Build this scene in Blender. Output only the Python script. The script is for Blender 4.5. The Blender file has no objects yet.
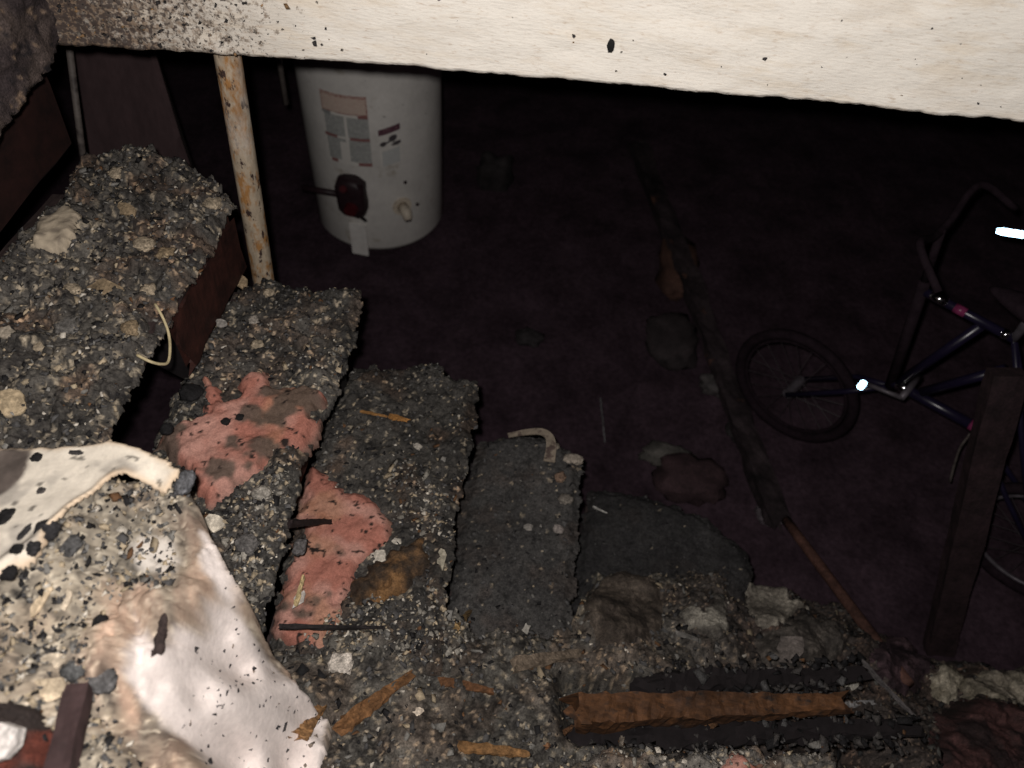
import bpy, math, random
import numpy as np
from mathutils import Vector, Matrix, Euler

# ------------------------------------------------------------------ camera, light, exposure
S = bpy.context.scene
COL = S.collection
CAM = np.array([0.64240535, -1.19849915, 0.96621186])
R_ = np.array([0.99100244, 0.12233374, 0.05430121])
U_ = np.array([-0.12842886, 0.75490279, 0.64313902])
F_ = np.array([-0.03768546, 0.64432618, -0.76382169])
FOC = 796.0
cd = bpy.data.cameras.new('camera'); cam = bpy.data.objects.new('camera', cd); COL.objects.link(cam)
cd.sensor_width = 36; cd.lens = 36 * FOC / 1024; cd.clip_start = 0.02
cam.matrix_world = Matrix(((R_[0], U_[0], -F_[0], CAM[0]), (R_[1], U_[1], -F_[1], CAM[1]), (R_[2], U_[2], -F_[2], CAM[2]), (0, 0, 0, 1)))
S.camera = cam
cd.dof.use_dof = True; cd.dof.focus_distance = 1.42; cd.dof.aperture_fstop = 3.0
w = bpy.data.worlds.new('night'); S.world = w; w.use_nodes = True
w.node_tree.nodes['Background'].inputs[0].default_value = (0.30, 0.21, 0.26, 1)
w.node_tree.nodes['Background'].inputs[1].default_value = 0.012
fl = bpy.data.lights.new('camera_flash', 'POINT'); fl.energy = 62; fl.shadow_soft_size = 0.012; fl.color = (1.0, 0.955, 0.915)
fo = bpy.data.objects.new('camera_flash', fl); COL.objects.link(fo)
fo.location = Vector(CAM + U_ * 0.036 - R_ * 0.03 + F_ * 0.0)
S.view_settings.view_transform = 'Standard'; S.view_settings.look = 'None'
S.view_settings.exposure = 0.18; S.view_settings.gamma = 1.0; S.view_settings.use_curve_mapping = False

# ------------------------------------------------------------------ helpers
rng = np.random.default_rng(7)
H = 0.2133                                   # rise of one step
FLOOR = -1.28

def ray(u, v): return F_ + R_ * (u - 512) / FOC + U_ * (384 - v) / FOC
def Zp(u, v, z): d = ray(u, v); return CAM + d * (z - CAM[2]) / d[2]
def Yp(u, v, y): d = ray(u, v); return CAM + d * (y - CAM[1]) / d[1]
def Xp(u, v, x): d = ray(u, v); return CAM + d * (x - CAM[0]) / d[0]

def _h(ix, iy, seed):
    n = (ix.astype(np.int64) * 374761393 + iy.astype(np.int64) * 668265263 + seed * 1274126177) & 0xffffffff
    n = ((n ^ (n >> 13)) * 1274126177) & 0xffffffff
    n = n ^ (n >> 16)
    return (n & 0xffff) / 65535.0
def vn(x, y, seed=0):
    x = np.asarray(x, float); y = np.asarray(y, float)
    ix = np.floor(x); iy = np.floor(y); fx = x - ix; fy = y - iy
    fx = fx * fx * (3 - 2 * fx); fy = fy * fy * (3 - 2 * fy)
    a = _h(ix, iy, seed); b = _h(ix + 1, iy, seed); c = _h(ix, iy + 1, seed); d = _h(ix + 1, iy + 1, seed)
    return (a + (b - a) * fx) * (1 - fy) + (c + (d - c) * fx) * fy
def fbm(x, y, freq, octv=4, seed=0, gain=0.5):
    s = 0; a = 1.0; t = 0
    for o in range(octv):
        s = s + a * (vn(x * freq * 2**o + 17.3 * o, y * freq * 2**o - 9.1 * o, seed + o) * 2 - 1); t += a; a *= gain
    return s / t
def worley(x, y, freq, seed=0):
    X = np.asarray(x, float) * freq + .55 * (vn(x * freq * 2.1, y * freq * 2.1, seed + 41) - .5); Y = np.asarray(y, float) * freq + .55 * (vn(x * freq * 2.1 + 9, y * freq * 2.1, seed + 42) - .5)
    ix = np.floor(X); iy = np.floor(Y); D = np.full(np.shape(X), 9.); I = np.zeros(np.shape(X))
    for a in (-1, 0, 1):
        for b in (-1, 0, 1):
            cx = ix + a; cy = iy + b; d = np.hypot(cx + _h(cx, cy, seed + 1) - X, cy + _h(cx, cy, seed + 2) - Y); m = d < D
            D = np.where(m, d, D); I = np.where(m, _h(cx, cy, seed + 3), I)
    return D, I
def clods(x, y, seed=0, a=1.0):
    """height of clotted ash: rounded clods of three sizes"""
    h = 0
    for f, amp in ((38, .0075), (85, .0042), (170, .0022)):
        d, i = worley(x, y, f, seed + int(f)); h = h + amp * (.25 + i) * np.sqrt(np.clip(1 - (d / (.45 + .35 * i))**2, 0, 1))
    return h * a
def sst(a, b, x):
    t = np.clip((x - a) / (b - a), 0, 1); return t * t * (3 - 2 * t)
def lerp(a, b, t): return a + (b - a) * t

def sdf(px, py, poly):
    poly = np.asarray(poly, float); n = len(poly)
    d = np.full(np.shape(px), 1e9); inside = np.zeros(np.shape(px), bool)
    for i in range(n):
        ax, ay = poly[i]; bx, by = poly[(i + 1) % n]
        ex, ey = bx - ax, by - ay; L = ex * ex + ey * ey + 1e-12
        t = np.clip(((px - ax) * ex + (py - ay) * ey) / L, 0, 1)
        d = np.minimum(d, np.hypot(px - ax - t * ex, py - ay - t * ey))
        c = ((ay > py) != (by > py)) & (px < ex * (py - ay) / (ey if abs(ey) > 1e-12 else 1e-12) + ax)
        inside ^= c
    return np.where(inside, d, -d)

def tag(o, label=None, cat=None, group=None, kind=None):
    if label: o['label'] = label
    if cat: o['category'] = cat
    if group: o['group'] = group
    if kind: o['kind'] = kind
    return o

def meshobj(name, V, Fc, mat, parent=None, origin=None, cols=None, smooth=False):
    V = np.asarray(V, float)
    if origin is None: origin = np.array([(V[:, 0].min() + V[:, 0].max()) / 2, (V[:, 1].min() + V[:, 1].max()) / 2, V[:, 2].min()])
    if parent is not None: origin = np.zeros(3)
    me = bpy.data.meshes.new(name)
    if isinstance(Fc, np.ndarray):
        k = Fc.shape[1]; nf = len(Fc)
        me.vertices.add(len(V)); me.vertices.foreach_set('co', (V - origin).ravel())
        me.loops.add(nf * k); me.loops.foreach_set('vertex_index', Fc.ravel().astype(np.int32))
        me.polygons.add(nf); me.polygons.foreach_set('loop_start', np.arange(nf, dtype=np.int32) * k)
        me.update(calc_edges=True); me.validate()
    else:
        me.from_pydata([tuple(v) for v in V - origin], [], Fc); me.update()
    if cols is not None:
        at = me.color_attributes.new('tone', 'FLOAT_COLOR', 'POINT')
        c4 = np.ones((len(V), 4)); c4[:, :np.shape(cols)[1]] = cols; at.data.foreach_set('color', c4.ravel())
    if smooth: me.polygons.foreach_set('use_smooth', np.ones(len(me.polygons), bool))
    for m in (mat if isinstance(mat, (list, tuple)) else [mat]): me.materials.append(m)
    o = bpy.data.objects.new(name, me); COL.objects.link(o); o.location = Vector(origin)
    if parent is not None:
        o.parent = parent
        o.location = Vector(-np.array(root_loc(parent)))
    return o
def root_loc(o):
    l = Vector((0, 0, 0))
    while o: l += o.location; o = o.parent
    return l
def empty(name, loc, label, cat, group=None):
    o = bpy.data.objects.new(name, None); COL.objects.link(o); o.location = Vector(loc); o.empty_display_size = .05
    return tag(o, label, cat, group)

# ------------------------------------------------------------------ materials
def M(name, base=(.5, .5, .5), rough=.8, attr=False, noise=((40, .6, 1.4),), bump=0.0, bscale=120, metal=0.0, tint=None, stretch=(1, 1, 1), spec=0.3):
    m = bpy.data.materials.new(name); m.use_nodes = True; nt = m.node_tree; N = nt.nodes; L = nt.links
    b = N['Principled BSDF']; b.inputs['Roughness'].default_value = rough; b.inputs['Metallic'].default_value = metal
    b.inputs['Specular IOR Level'].default_value = spec
    tc = N.new('ShaderNodeTexCoord'); mp = N.new('ShaderNodeMapping'); mp.inputs['Scale'].default_value = stretch
    L.new(tc.outputs['Object'], mp.inputs['Vector'])
    if attr:
        a = N.new('ShaderNodeAttribute'); a.attribute_name = 'tone'; cur = a.outputs['Color']
    else:
        a = N.new('ShaderNodeRGB'); a.outputs[0].default_value = (*base, 1); cur = a.outputs[0]
    if tint:                                  # (scale, lo, hi, colour): patches of a second colour
        for sc, lo, hi, colr in tint:
            nz = N.new('ShaderNodeTexNoise'); nz.inputs['Scale'].default_value = sc; nz.inputs['Detail'].default_value = 6; nz.inputs['Roughness'].default_value = .65
            L.new(mp.outputs[0], nz.inputs['Vector'])
            mr = N.new('ShaderNodeMapRange'); mr.inputs[1].default_value = lo; mr.inputs[2].default_value = hi
            L.new(nz.outputs['Fac'], mr.inputs[0])
            mx = N.new('ShaderNodeMix'); mx.data_type = 'RGBA'; mx.inputs[7].default_value = (*colr, 1)
            L.new(mr.outputs[0], mx.inputs[0]); L.new(cur, mx.inputs[6]); cur = mx.outputs[2]
    for sc, lo, hi in noise:
        nz = N.new('ShaderNodeTexNoise'); nz.inputs['Scale'].default_value = sc; nz.inputs['Detail'].default_value = 5; nz.inputs['Roughness'].default_value = .7
        L.new(mp.outputs[0], nz.inputs['Vector'])
        mr = N.new('ShaderNodeMapRange'); mr.inputs[1].default_value = .3; mr.inputs[2].default_value = .7; mr.inputs[3].default_value = lo; mr.inputs[4].default_value = hi
        L.new(nz.outputs['Fac'], mr.inputs[0])
        mx = N.new('ShaderNodeMix'); mx.data_type = 'RGBA'; mx.blend_type = 'MULTIPLY'; mx.inputs[0].default_value = 1
        L.new(cur, mx.inputs[6]); L.new(mr.outputs[0], mx.inputs[7]); cur = mx.outputs[2]
    L.new(cur, b.inputs['Base Color'])
    if bump:
        nz = N.new('ShaderNodeTexNoise'); nz.inputs['Scale'].default_value = bscale; nz.inputs['Detail'].default_value = 6
        L.new(mp.outputs[0], nz.inputs['Vector'])
        bp = N.new('ShaderNodeBump'); bp.inputs['Strength'].default_value = bump; bp.inputs['Distance'].default_value = .004
        L.new(nz.outputs['Fac'], bp.inputs['Height']); L.new(bp.outputs[0], b.inputs['Normal'])
    return m

m_debris = M('debris', attr=True, rough=.85, noise=((260, .45, 1.6), (70, .7, 1.3)), bump=.7, bscale=300)
m_crumb = M('crumb', attr=True, rough=.8, noise=((300, .7, 1.3),), bump=.3, bscale=400)
m_wool = M('insulation_wool', attr=True, rough=1, noise=((160, .75, 1.2), (500, .8, 1.2)), bump=.5, bscale=250, spec=.05)
m_paper = M('gypsum_paper', attr=True, rough=.9, noise=((90, .85, 1.08),), bump=.25, bscale=140)
m_char = M('charred_wood', (.028, .021, .020), .75, noise=((30, .4, 1.7), (140, .6, 1.4)), bump=.9, bscale=90, stretch=(.3, 1, 1))
m_charY = M('charred_wood_long', (.030, .020, .019), .75, noise=((30, .4, 1.7), (140, .6, 1.4)), bump=.9, bscale=90, stretch=(1, .25, 1))
m_riser = M('red_brown_wood', (.034, .0105, .0075), .7, noise=((14, .3, 1.6), (90, .7, 1.3)), bump=.3, bscale=60)
m_soot = M('sooty_wall', (.150, .098, .124), .95, noise=((2.5, .6, 1.3), (25, .75, 1.25)), bump=.4, bscale=30, spec=.05)
m_floor = M('sooty_floor', (.046, .029, .038), .9, noise=((5, .5, 1.5), (60, .6, 1.4)), bump=.8, bscale=60, spec=.1)
m_under = M('black_char_and_gap_shade', (.012, .009, .010), .9, noise=((40, .6, 1.4),))

# ------------------------------------------------------------------ relief surfaces
SURF = []
def blanket(name, poly, zf, res, mat, cf, edge=.02, drop=.02, rough=.012, bottom=.03, rfreq=45, seed=0, register=True, parent=None, bottom_z=None, smooth=True):
    poly = np.asarray(poly, float)[:, :2]
    x0, y0 = poly.min(0) - .02; x1, y1 = poly.max(0) + .02
    def dist(x, y): return sdf(x, y, poly) + rough * fbm(x, y, rfreq, 3, seed + 50)
    def top(x, y, d=None):
        if d is None: d = dist(x, y)
        return zf(x, y) - drop * (1 - sst(0, edge, d))
    nx = int((x1 - x0) / res) + 1; ny = int((y1 - y0) / res) + 1
    X, Y = np.meshgrid(x0 + np.arange(nx) * res, y0 + np.arange(ny) * res, indexing='ij')
    X = X + (vn(X * 900, Y * 900, seed + 3) - .5) * res * .6; Y = Y + (vn(X * 900, Y * 900, seed + 4) - .5) * res * .6
    d = dist(X, Y); inn = d > 0
    q = inn[:-1, :-1] & inn[1:, :-1] & inn[:-1, 1:] & inn[1:, 1:]
    idx = np.arange(nx * ny).reshape(nx, ny)
    Q = np.stack([idx[:-1, :-1][q], idx[1:, :-1][q], idx[1:, 1:][q], idx[:-1, 1:][q]], 1)
    used = np.unique(Q); re = -np.ones(nx * ny, int); re[used] = np.arange(len(used)); Q = re[Q]
    x = X.ravel()[used]; y = Y.ravel()[used]; dd = d.ravel()[used]
    zt = top(x, y, dd)
    zb = (zt - bottom) if bottom_z is None else np.minimum(zt - .003, bottom_z(x, y))
    n = len(used)
    E = np.concatenate([Q[:, [0, 1]], Q[:, [1, 2]], Q[:, [2, 3]], Q[:, [3, 0]]])
    key = np.sort(E, 1); _, inv, cnt = np.unique(key, axis=0, return_inverse=True, return_counts=True)
    B = E[cnt[inv.ravel()] == 1]
    bv = np.unique(B); rb = -np.ones(n, int); rb[bv] = np.arange(len(bv)) + n
    V = np.concatenate([np.stack([x, y, zt], 1), np.stack([x, y, zb], 1)[bv]])
    side = np.stack([B[:, 1], B[:, 0], rb[B[:, 0]], rb[B[:, 1]]], 1)
    Fq = np.concatenate([Q, side])
    c = cf(x, y, dd); C = np.concatenate([c, c[bv] * .8])
    o = meshobj(name, V, Fq, mat, parent, cols=C, smooth=smooth)
    if register: SURF.append((poly, dist, top))
    return o, dist, top

def surface_at(x, y, surfs=None):
    z = np.full(np.shape(x), FLOOR)
    for poly, dist, top in (SURF if surfs is None else surfs):
        m = (x > poly[:, 0].min() - .02) & (x < poly[:, 0].max() + .02) & (y > poly[:, 1].min() - .02) & (y < poly[:, 1].max() + .02)
        if not np.any(m): continue
        xm, ym = x[m], y[m]; dd = dist(xm, ym); t = np.where(dd > 0, top(xm, ym, dd), -9)
        z[m] = np.maximum(z[m], t)
    return z
def hit(u, v, lift=0.0):
    d = ray(u, v); t = np.arange(.55, 4.2, .003); P = CAM + t[:, None] * d
    s = surface_at(P[:, 0].copy(), P[:, 1].copy()); k = np.nonzero(P[:, 2] <= s)[0]
    p = P[k[0]] if len(k) else P[-1]
    return p + np.array([0, 0, lift])

def patch(name, pxs, col, col2, label, cat, seed, h=.012, wob=.010, edge=.02, rough=.012, res=.0034, mat=None, bottom=.03):
    snap = list(SURF); poly = [hit(u, v)[:2] for u, v in pxs]
    ctr_ = np.mean(poly, 0); base = lambda x, y: sum(surface_at(x + dx, y + dy, snap) for dx, dy in ((0, 0), (.012, 0), (-.012, 0), (0, .012), (0, -.012))) / 5
    zf = lambda x, y: base(x, y) + h + wob * fbm(x, y, 22, 4, seed) + .35 * wob * np.abs(fbm(x, y, 60, 3, seed + 1))
    cf = lambda x, y, d: np.clip(lerp(np.array(col)[None], np.array(col2)[None], sst(-.3, .35, fbm(x, y, 26, 5, seed + 2, .6))[:, None]) * (1 + .5 * fbm(x, y, 110, 3, seed + 3))[:, None], .006, .9)
    o, d_, t_ = blanket(name, poly, zf, res, mat or m_debris, cf, edge=edge, drop=h + .004, rough=rough, seed=seed, bottom=bottom)
    return tag(o, label, cat)

CUBE_V = np.array([[-1, -1, -1], [1, -1, -1], [1, 1, -1], [-1, 1, -1], [-1, -1, 1], [1, -1, 1], [1, 1, 1], [-1, 1, 1]], float) * .5
CUBE_F = np.array([[0, 3, 2, 1], [4, 5, 6, 7], [0, 1, 5, 4], [1, 2, 6, 5], [2, 3, 7, 6], [3, 0, 4, 7]])
def crumbs(name, P, sizes, cols, mat, label, elong=1.7, flat=.6, kind='stuff', cat='debris', parent=None):
    n = len(P)
    V = np.repeat(CUBE_V[None], n, 0) * rng.uniform(.45, 1.25, (n, 8, 1)) + rng.normal(0, .10, (n, 8, 3))
    sc = np.stack([sizes * rng.uniform(.8, elong, n), sizes * rng.uniform(.6, 1.1, n), sizes * rng.uniform(flat * .5, flat, n)], 1)
    V *= sc[:, None]
    ax = rng.normal(0, .45, n); ay = rng.normal(0, .45, n); az = rng.uniform(0, 6.283, n)
    ca, sa = np.cos(ax), np.sin(ax); V = np.stack([V[..., 0], V[..., 1] * ca[:, None] - V[..., 2] * sa[:, None], V[..., 1] * sa[:, None] + V[..., 2] * ca[:, None]], -1)
    ca, sa = np.cos(ay), np.sin(ay); V = np.stack([V[..., 0] * ca[:, None] + V[..., 2] * sa[:, None], V[..., 1], -V[..., 0] * sa[:, None] + V[..., 2] * ca[:, None]], -1)
    ca, sa = np.cos(az), np.sin(az); V = np.stack([V[..., 0] * ca[:, None] - V[..., 1] * sa[:, None], V[..., 0] * sa[:, None] + V[..., 1] * ca[:, None], V[..., 2]], -1)
    V += P[:, None]
    Fq = (CUBE_F[None] + (np.arange(n) * 8)[:, None, None]).reshape(-1, 4)
    o = meshobj(name, V.reshape(-1, 3), Fq, mat, parent, cols=np.repeat(cols, 8, 0))
    return tag(o, label, cat if parent is None else None, None, kind) if label or parent is None else tag(o, kind=kind)

def pal(n, weights, colours, jit=.25):
    k = rng.choice(len(colours), n, p=np.array(weights) / np.sum(weights))
    c = np.array(colours)[k] * rng.uniform(1 - jit, 1 + jit, (n, 1))
    return np.clip(c, 0, .9)
CH = (.012, .011, .012); ASH = (.075, .072, .072); LASH = (.19, .18, .165); BEI = (.38, .305, .21); WHT = (.54, .49, .42); BRN = (.12, .06, .028); PINK = (.45, .16, .12)
def scatter(dist, top, poly, n):
    poly = np.asarray(poly)[:, :2]; lo = poly.min(0); hi = poly.max(0); out = []
    while sum(map(len, out)) < n:
        p = rng.uniform(lo, hi, (n * 2, 2)); d = dist(p[:, 0], p[:, 1]); p = p[d > .003]; out.append(p)
    p = np.concatenate(out)[:n]
    return np.column_stack([p, top(p[:, 0], p[:, 1])])

# single irregular pieces -----------------------------------------------------
ICO = None
def ico(sub=2):
    import bmesh
    bm = bmesh.new(); bmesh.ops.create_icosphere(bm, subdivisions=sub, radius=1)
    V = np.array([v.co[:] for v in bm.verts]); Fc = np.array([[v.index for v in f.verts] for f in bm.faces]); bm.free(); return V, Fc
ICO_V, ICO_F = ico(2); ICO3_V, ICO3_F = ico(3)
def rotm(rx, ry, rz): return np.array(Euler((rx, ry, rz)).to_matrix())
def lump(name, p, size, col, label, cat, seed=0, rz=0., group=None, mat=None, var=.35, tilt=(0, 0), blocky=.25, fine=False):
    fine = True; mat = mat or m_debris
    V0, F0 = (ICO3_V, ICO3_F) if fine else (ICO_V, ICO_F)
    V = V0 / np.maximum(1e-6, (np.abs(V0)**(2 + 4 * blocky)).sum(1)**(1 / (2 + 4 * blocky)))[:, None]
    V = V * (1 + (var + .15) * fbm(V0[:, 0] + seed * 3.1, V0[:, 1] + V0[:, 2] * 1.7 + seed, 1.9, 4, seed, .65))[:, None]
    V = V * np.array(size) / 2 @ rotm(tilt[0], tilt[1], rz).T
    V = V - np.array([0, 0, V[:, 2].min()]) * .4
    C = np.array(col)[None] * (.85 + .9 * fbm(V0[:, 0] * 2 + seed, V0[:, 1] * 2 + V0[:, 2], 2., 4, seed + 9, .7))[:, None]
    o = meshobj(name, V + p, F0, mat or m_crumb, cols=np.clip(C, .005, .9), smooth=True)
    return tag(o, label, cat, group)
def flake(name, p, size, col, label, cat, seed=0, rz=0., tilt=(.1, .1), group=None, thick=.004, mat=None, n=11, parent=None):
    r = np.random.default_rng(seed + 100); a = np.linspace(0, 6.283, n, endpoint=False) + r.uniform(-.2, .2, n)
    rad = r.uniform(.6, 1.05, n); X = np.cos(a) * rad * size[0] / 2; Y = np.sin(a) * rad * size[1] / 2
    bend = lambda x, y: -.25 * (x * x + y * y) / max(size) + .0
    T = np.stack([X, Y, bend(X, Y) + thick], 1); B = np.stack([X * 1.02, Y * 1.02, bend(X, Y)], 1)
    V = np.concatenate([T, B, [[0, 0, thick]], [[0, 0, 0]]]) @ rotm(tilt[0], tilt[1], rz).T
    V[:, 2] -= V[:, 2].min() * .6
    Fc = [(i, (i + 1) % n, 2 * n) for i in range(n)] + [((i + 1) % n + n, i + n, 2 * n + 1) for i in range(n)] + [(i, i + n, (i + 1) % n + n, (i + 1) % n) for i in range(n)]
    C = np.array(col)[None] * r.uniform(.75, 1.2, (len(V), 1))
    o = meshobj(name, V + p, Fc, mat or m_crumb, parent, cols=np.clip(C, 0, .9))
    return tag(o, label, cat, group) if parent is None else o
def tube(path, rad, seg=8, closed=False, cap=True):
    P = np.asarray(path, float); n = len(P); rad = np.broadcast_to(rad, n)
    T = np.gradient(P, axis=0) if not closed else np.roll(P, -1, 0) - np.roll(P, 1, 0)
    T /= np.linalg.norm(T, axis=1)[:, None]
    up = np.array([0, 0, 1.]) if abs(T[0][2]) < .9 else np.array([1., 0, 0])
    V = []; 
    for i in range(n):
        s = np.cross(T[i], up); s /= np.linalg.norm(s); b = np.cross(s, T[i]); up = b
        for k in range(seg):
            a = 2 * math.pi * k / seg; V.append(P[i] + rad[i] * (math.cos(a) * s + math.sin(a) * b))
    Fc = []
    for i in range(n if closed else n - 1):
        j = (i + 1) % n
        for k in range(seg): l = (k + 1) % seg; Fc.append((i * seg + k, i * seg + l, j * seg + l, j * seg + k))
    if cap and not closed: Fc += [tuple(range(seg))[::-1], tuple((n - 1) * seg + k for k in range(seg))]
    return np.array(V), Fc
def bar(a, b, wid, thk, seed=0, seg=14, wob=.12, roll=0., taper=1.0, ragged=.0):
    """a splintery timber: rectangular section along a-b with uneven faces"""
    a = np.array(a, float); b = np.array(b, float); L = np.linalg.norm(b - a); t = (b - a) / L
    up = np.array([0, 0, 1.]) if abs(t[2]) < .95 else np.array([0, 1., 0]); s = np.cross(t, up); s /= np.linalg.norm(s); u = np.cross(s, t)
    s, u = s * math.cos(roll) + u * math.sin(roll), -s * math.sin(roll) + u * math.cos(roll)
    r = np.random.default_rng(seed); prof = [(-1, -1), (-.35, -1.04), (.35, -.98), (1, -1), (1.03, 0), (1, 1), (.35, 1.02), (-.35, .97), (-1, 1), (-1.02, 0)]
    m = len(prof); V = []; jit = r.normal(0, wob, (m, 2))
    for i in range(seg + 1):
        f = i / seg; k = lerp(1, taper, f); jit = jit * .6 + r.normal(0, wob * .6, (m, 2))
        for q, (px, py) in enumerate(prof):
            e = 0
            if i in (0, seg): e = r.uniform(-ragged, ragged)
            V.append(a + t * (L * f + e) + s * wid / 2 * (px + jit[q, 0]) * k + u * thk / 2 * (py + jit[q, 1]) * k)
    Fc = [(i * m + q, i * m + (q + 1) % m, (i + 1) * m + (q + 1) % m, (i + 1) * m + q) for i in range(seg) for q in range(m)]
    Fc += [tuple(range(m))[::-1], tuple(seg * m + q for q in range(m))]
    return np.array(V), Fc
def box(lo, hi):
    lo = np.array(lo, float); hi = np.array(hi, float)
    return (CUBE_V + .5) * (hi - lo) + lo, [tuple(int(i) for i in f) for f in CUBE_F]
def join(parts):
    V = []; Fc = []; o = 0
    for v, f in parts:
        V.append(np.asarray(v)); Fc += [tuple(int(i) + o for i in q) for q in f]; o += len(v)
    return np.concatenate(V), Fc

# ------------------------------------------------------------------ the setting: cellar shell and floor opening
def quad_wall(name, lo, hi, mat):
    V, Fc = box(lo, hi); return tag(meshobj(name, V, Fc, mat), kind='structure')
quad_wall('wall_back', (-2.2, 3.3, FLOOR), (4.2, 3.42, .60), m_soot)
quad_wall('wall_left', (-2.32, .2, FLOOR), (-2.2, 3.42, .60), m_soot)
quad_wall('wall_right', (4.2, -1.8, FLOOR), (4.32, 3.42, .60), m_soot)
quad_wall('ceiling', (-2.32, .06, .60), (4.32, 3.42, .64), m_soot)
nx, ny = 150, 120
gx, gy = np.meshgrid(np.linspace(-2.3, 4.3, nx), np.linspace(-1.8, 3.4, ny), indexing='ij')
gz = FLOOR - .012 + .012 * fbm(gx, gy, 7, 4, 5)
idx = np.arange(nx * ny).reshape(nx, ny)
tag(meshobj('floor', np.stack([gx.ravel(), gy.ravel(), gz.ravel()], 1), np.stack([idx[:-1, :-1].ravel(), idx[1:, :-1].ravel(), idx[1:, 1:].ravel(), idx[:-1, 1:].ravel()], 1), m_floor, smooth=True), kind='structure')

# white painted face of the floor opening (far side) and its sooty return on the left
def m_header_make():
    m = bpy.data.materials.new('white_paint_sooty'); m.use_nodes = True; nt = m.node_tree; N = nt.nodes; L = nt.links
    b = N['Principled BSDF']; b.inputs['Roughness'].default_value = .8; b.inputs['Specular IOR Level'].default_value = .15
    tc = N.new('ShaderNodeTexCoord'); at = N.new('ShaderNodeAttribute'); at.attribute_name = 'tone'
    mp = N.new('ShaderNodeMapping'); mp.inputs['Scale'].default_value = (1, 1, 4.5); L.new(tc.outputs['Object'], mp.inputs[0])
    def nz(sc, lo, hi, src=mp, det=6):
        n = N.new('ShaderNodeTexNoise'); n.inputs['Scale'].default_value = sc; n.inputs['Detail'].default_value = det; n.inputs['Roughness'].default_value = .65
        L.new(src.outputs[0 if src is mp else 'Object'], n.inputs['Vector'])
        r = N.new('ShaderNodeMapRange'); r.inputs[1].default_value = lo; r.inputs[2].default_value = hi; L.new(n.outputs['Fac'], r.inputs[0]); return r.outputs[0]
    def mix(f, a, colr, amt=1.0):
        x = N.new('ShaderNodeMix'); x.data_type = 'RGBA'; x.inputs[7].default_value = (*colr, 1)
        if amt != 1:
            mm = N.new('ShaderNodeMath'); mm.operation = 'MULTIPLY'; mm.inputs[1].default_value = amt; L.new(f, mm.inputs[0]); f = mm.outputs[0]
        L.new(f, x.inputs[0]); L.new(a, x.inputs[6]); return x.outputs[2]
    c = at.outputs['Color']
    c = mix(nz(7, .50, .66), c, (.70, .55, .37), .5)
    c = mix(nz(3.5, .50, .62), c, (.83, .78, .71), .5)
    c = mix(nz(45, .57, .70), c, (.45, .31, .20), .55)
    c = mix(nz(120, .55, .75), c, (.60, .52, .44), .6)
    dirt = at.outputs['Alpha']
    def dspk(sc, off, colr, amt):
        global_c = N.new('ShaderNodeTexNoise'); global_c.inputs['Scale'].default_value = sc; global_c.inputs['Detail'].default_value = 5; global_c.inputs['Roughness'].default_value = .7
        L.new(tc.outputs['Object'], global_c.inputs['Vector'])
        ad = N.new('ShaderNodeMath'); ad.operation = 'MULTIPLY_ADD'; ad.inputs[1].default_value = .30; L.new(dirt, ad.inputs[0]); L.new(global_c.outputs['Fac'], ad.inputs[2])
        r = N.new('ShaderNodeMapRange'); r.inputs[1].default_value = off; r.inputs[2].default_value = off + .06; L.new(ad.outputs[0], r.inputs[0])
        return mix(r.outputs[0], c, colr, amt)
    c = dspk(55, .71, (.22, .17, .13), .75)
    c = dspk(95, .745, (.24, .15, .09), .5)
    c = dspk(130, .735, (.055, .042, .040), .85)
    L.new(c, b.inputs['Base Color'])
    n = N.new('ShaderNodeTexNoise'); n.inputs['Scale'].default_value = 60; n.inputs['Detail'].default_value = 6; L.new(mp.outputs[0], n.inputs['Vector'])
    bp = N.new('ShaderNodeBump'); bp.inputs['Strength'].default_value = .5; bp.inputs['Distance'].default_value = .003; L.new(n.outputs['Fac'], bp.inputs['Height']); L.new(bp.outputs[0], b.inputs['Normal'])
    return m
m_header = m_header_make()
def soot_tone(x, z, n):
    """paint, greyed and blistered towards the burnt corner"""
    s = sst(.30, -.16, x + .10 * n) ; s2 = sst(-.05, -.24, x + .05 * n)
    c = lerp(np.array([.87, .815, .735])[None], np.array([.47, .415, .35])[None], s[:, None])
    return lerp(c, np.array([.060, .048, .044])[None], s2[:, None])
# bottom edge of the white face drops slightly to the left
hx = np.array([-.235, .03, .28, .53, .93, 1.33, 2.2]); hz = np.array([.271, .287, .300, .309, .321, .330, .345])
res = .006; X = np.arange(-.235, 1.9, res); nz_ = 95
nxh = len(X)
V = []; C = []
zb = np.interp(X, hx, hz) + .0035 * fbm(X, X * 0, 40, 4, 3)
T = np.linspace(0, 1, nz_)
XX, TT = np.meshgrid(X, T, indexing='ij'); ZZ = zb[:, None] + TT * (.86 - zb[:, None])
blist = sst(.25, -.20, XX + .1 * fbm(XX, ZZ, 6, 3, 8))
YY = -.004 * fbm(XX, ZZ * 2, 14, 4, 11) - .006 * blist * np.abs(fbm(XX, ZZ, 40, 3, 12))
nn = fbm(XX, ZZ, 7, 4, 21)
cc = soot_tone(XX.ravel(), ZZ.ravel(), nn.ravel())
cc = np.column_stack([cc, sst(.40, -.20, XX + .10 * fbm(XX, ZZ, 5, 4, 8)).ravel()])
n0 = nxh * nz_; idx = np.arange(n0).reshape(nxh, nz_)
Fq = np.stack([idx[:-1, :-1].ravel(), idx[1:, :-1].ravel(), idx[1:, 1:].ravel(), idx[:-1, 1:].ravel()], 1)
Vf = np.stack([XX.ravel(), YY.ravel(), ZZ.ravel()], 1)
Vu = np.stack([X, np.full(nxh, .035), zb + .012], 1)                    # underside back edge
Vt = np.stack([X, np.full(nxh, .035), np.full(nxh, .86)], 1)
iu = n0 + np.arange(nxh); it = iu + nxh
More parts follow.
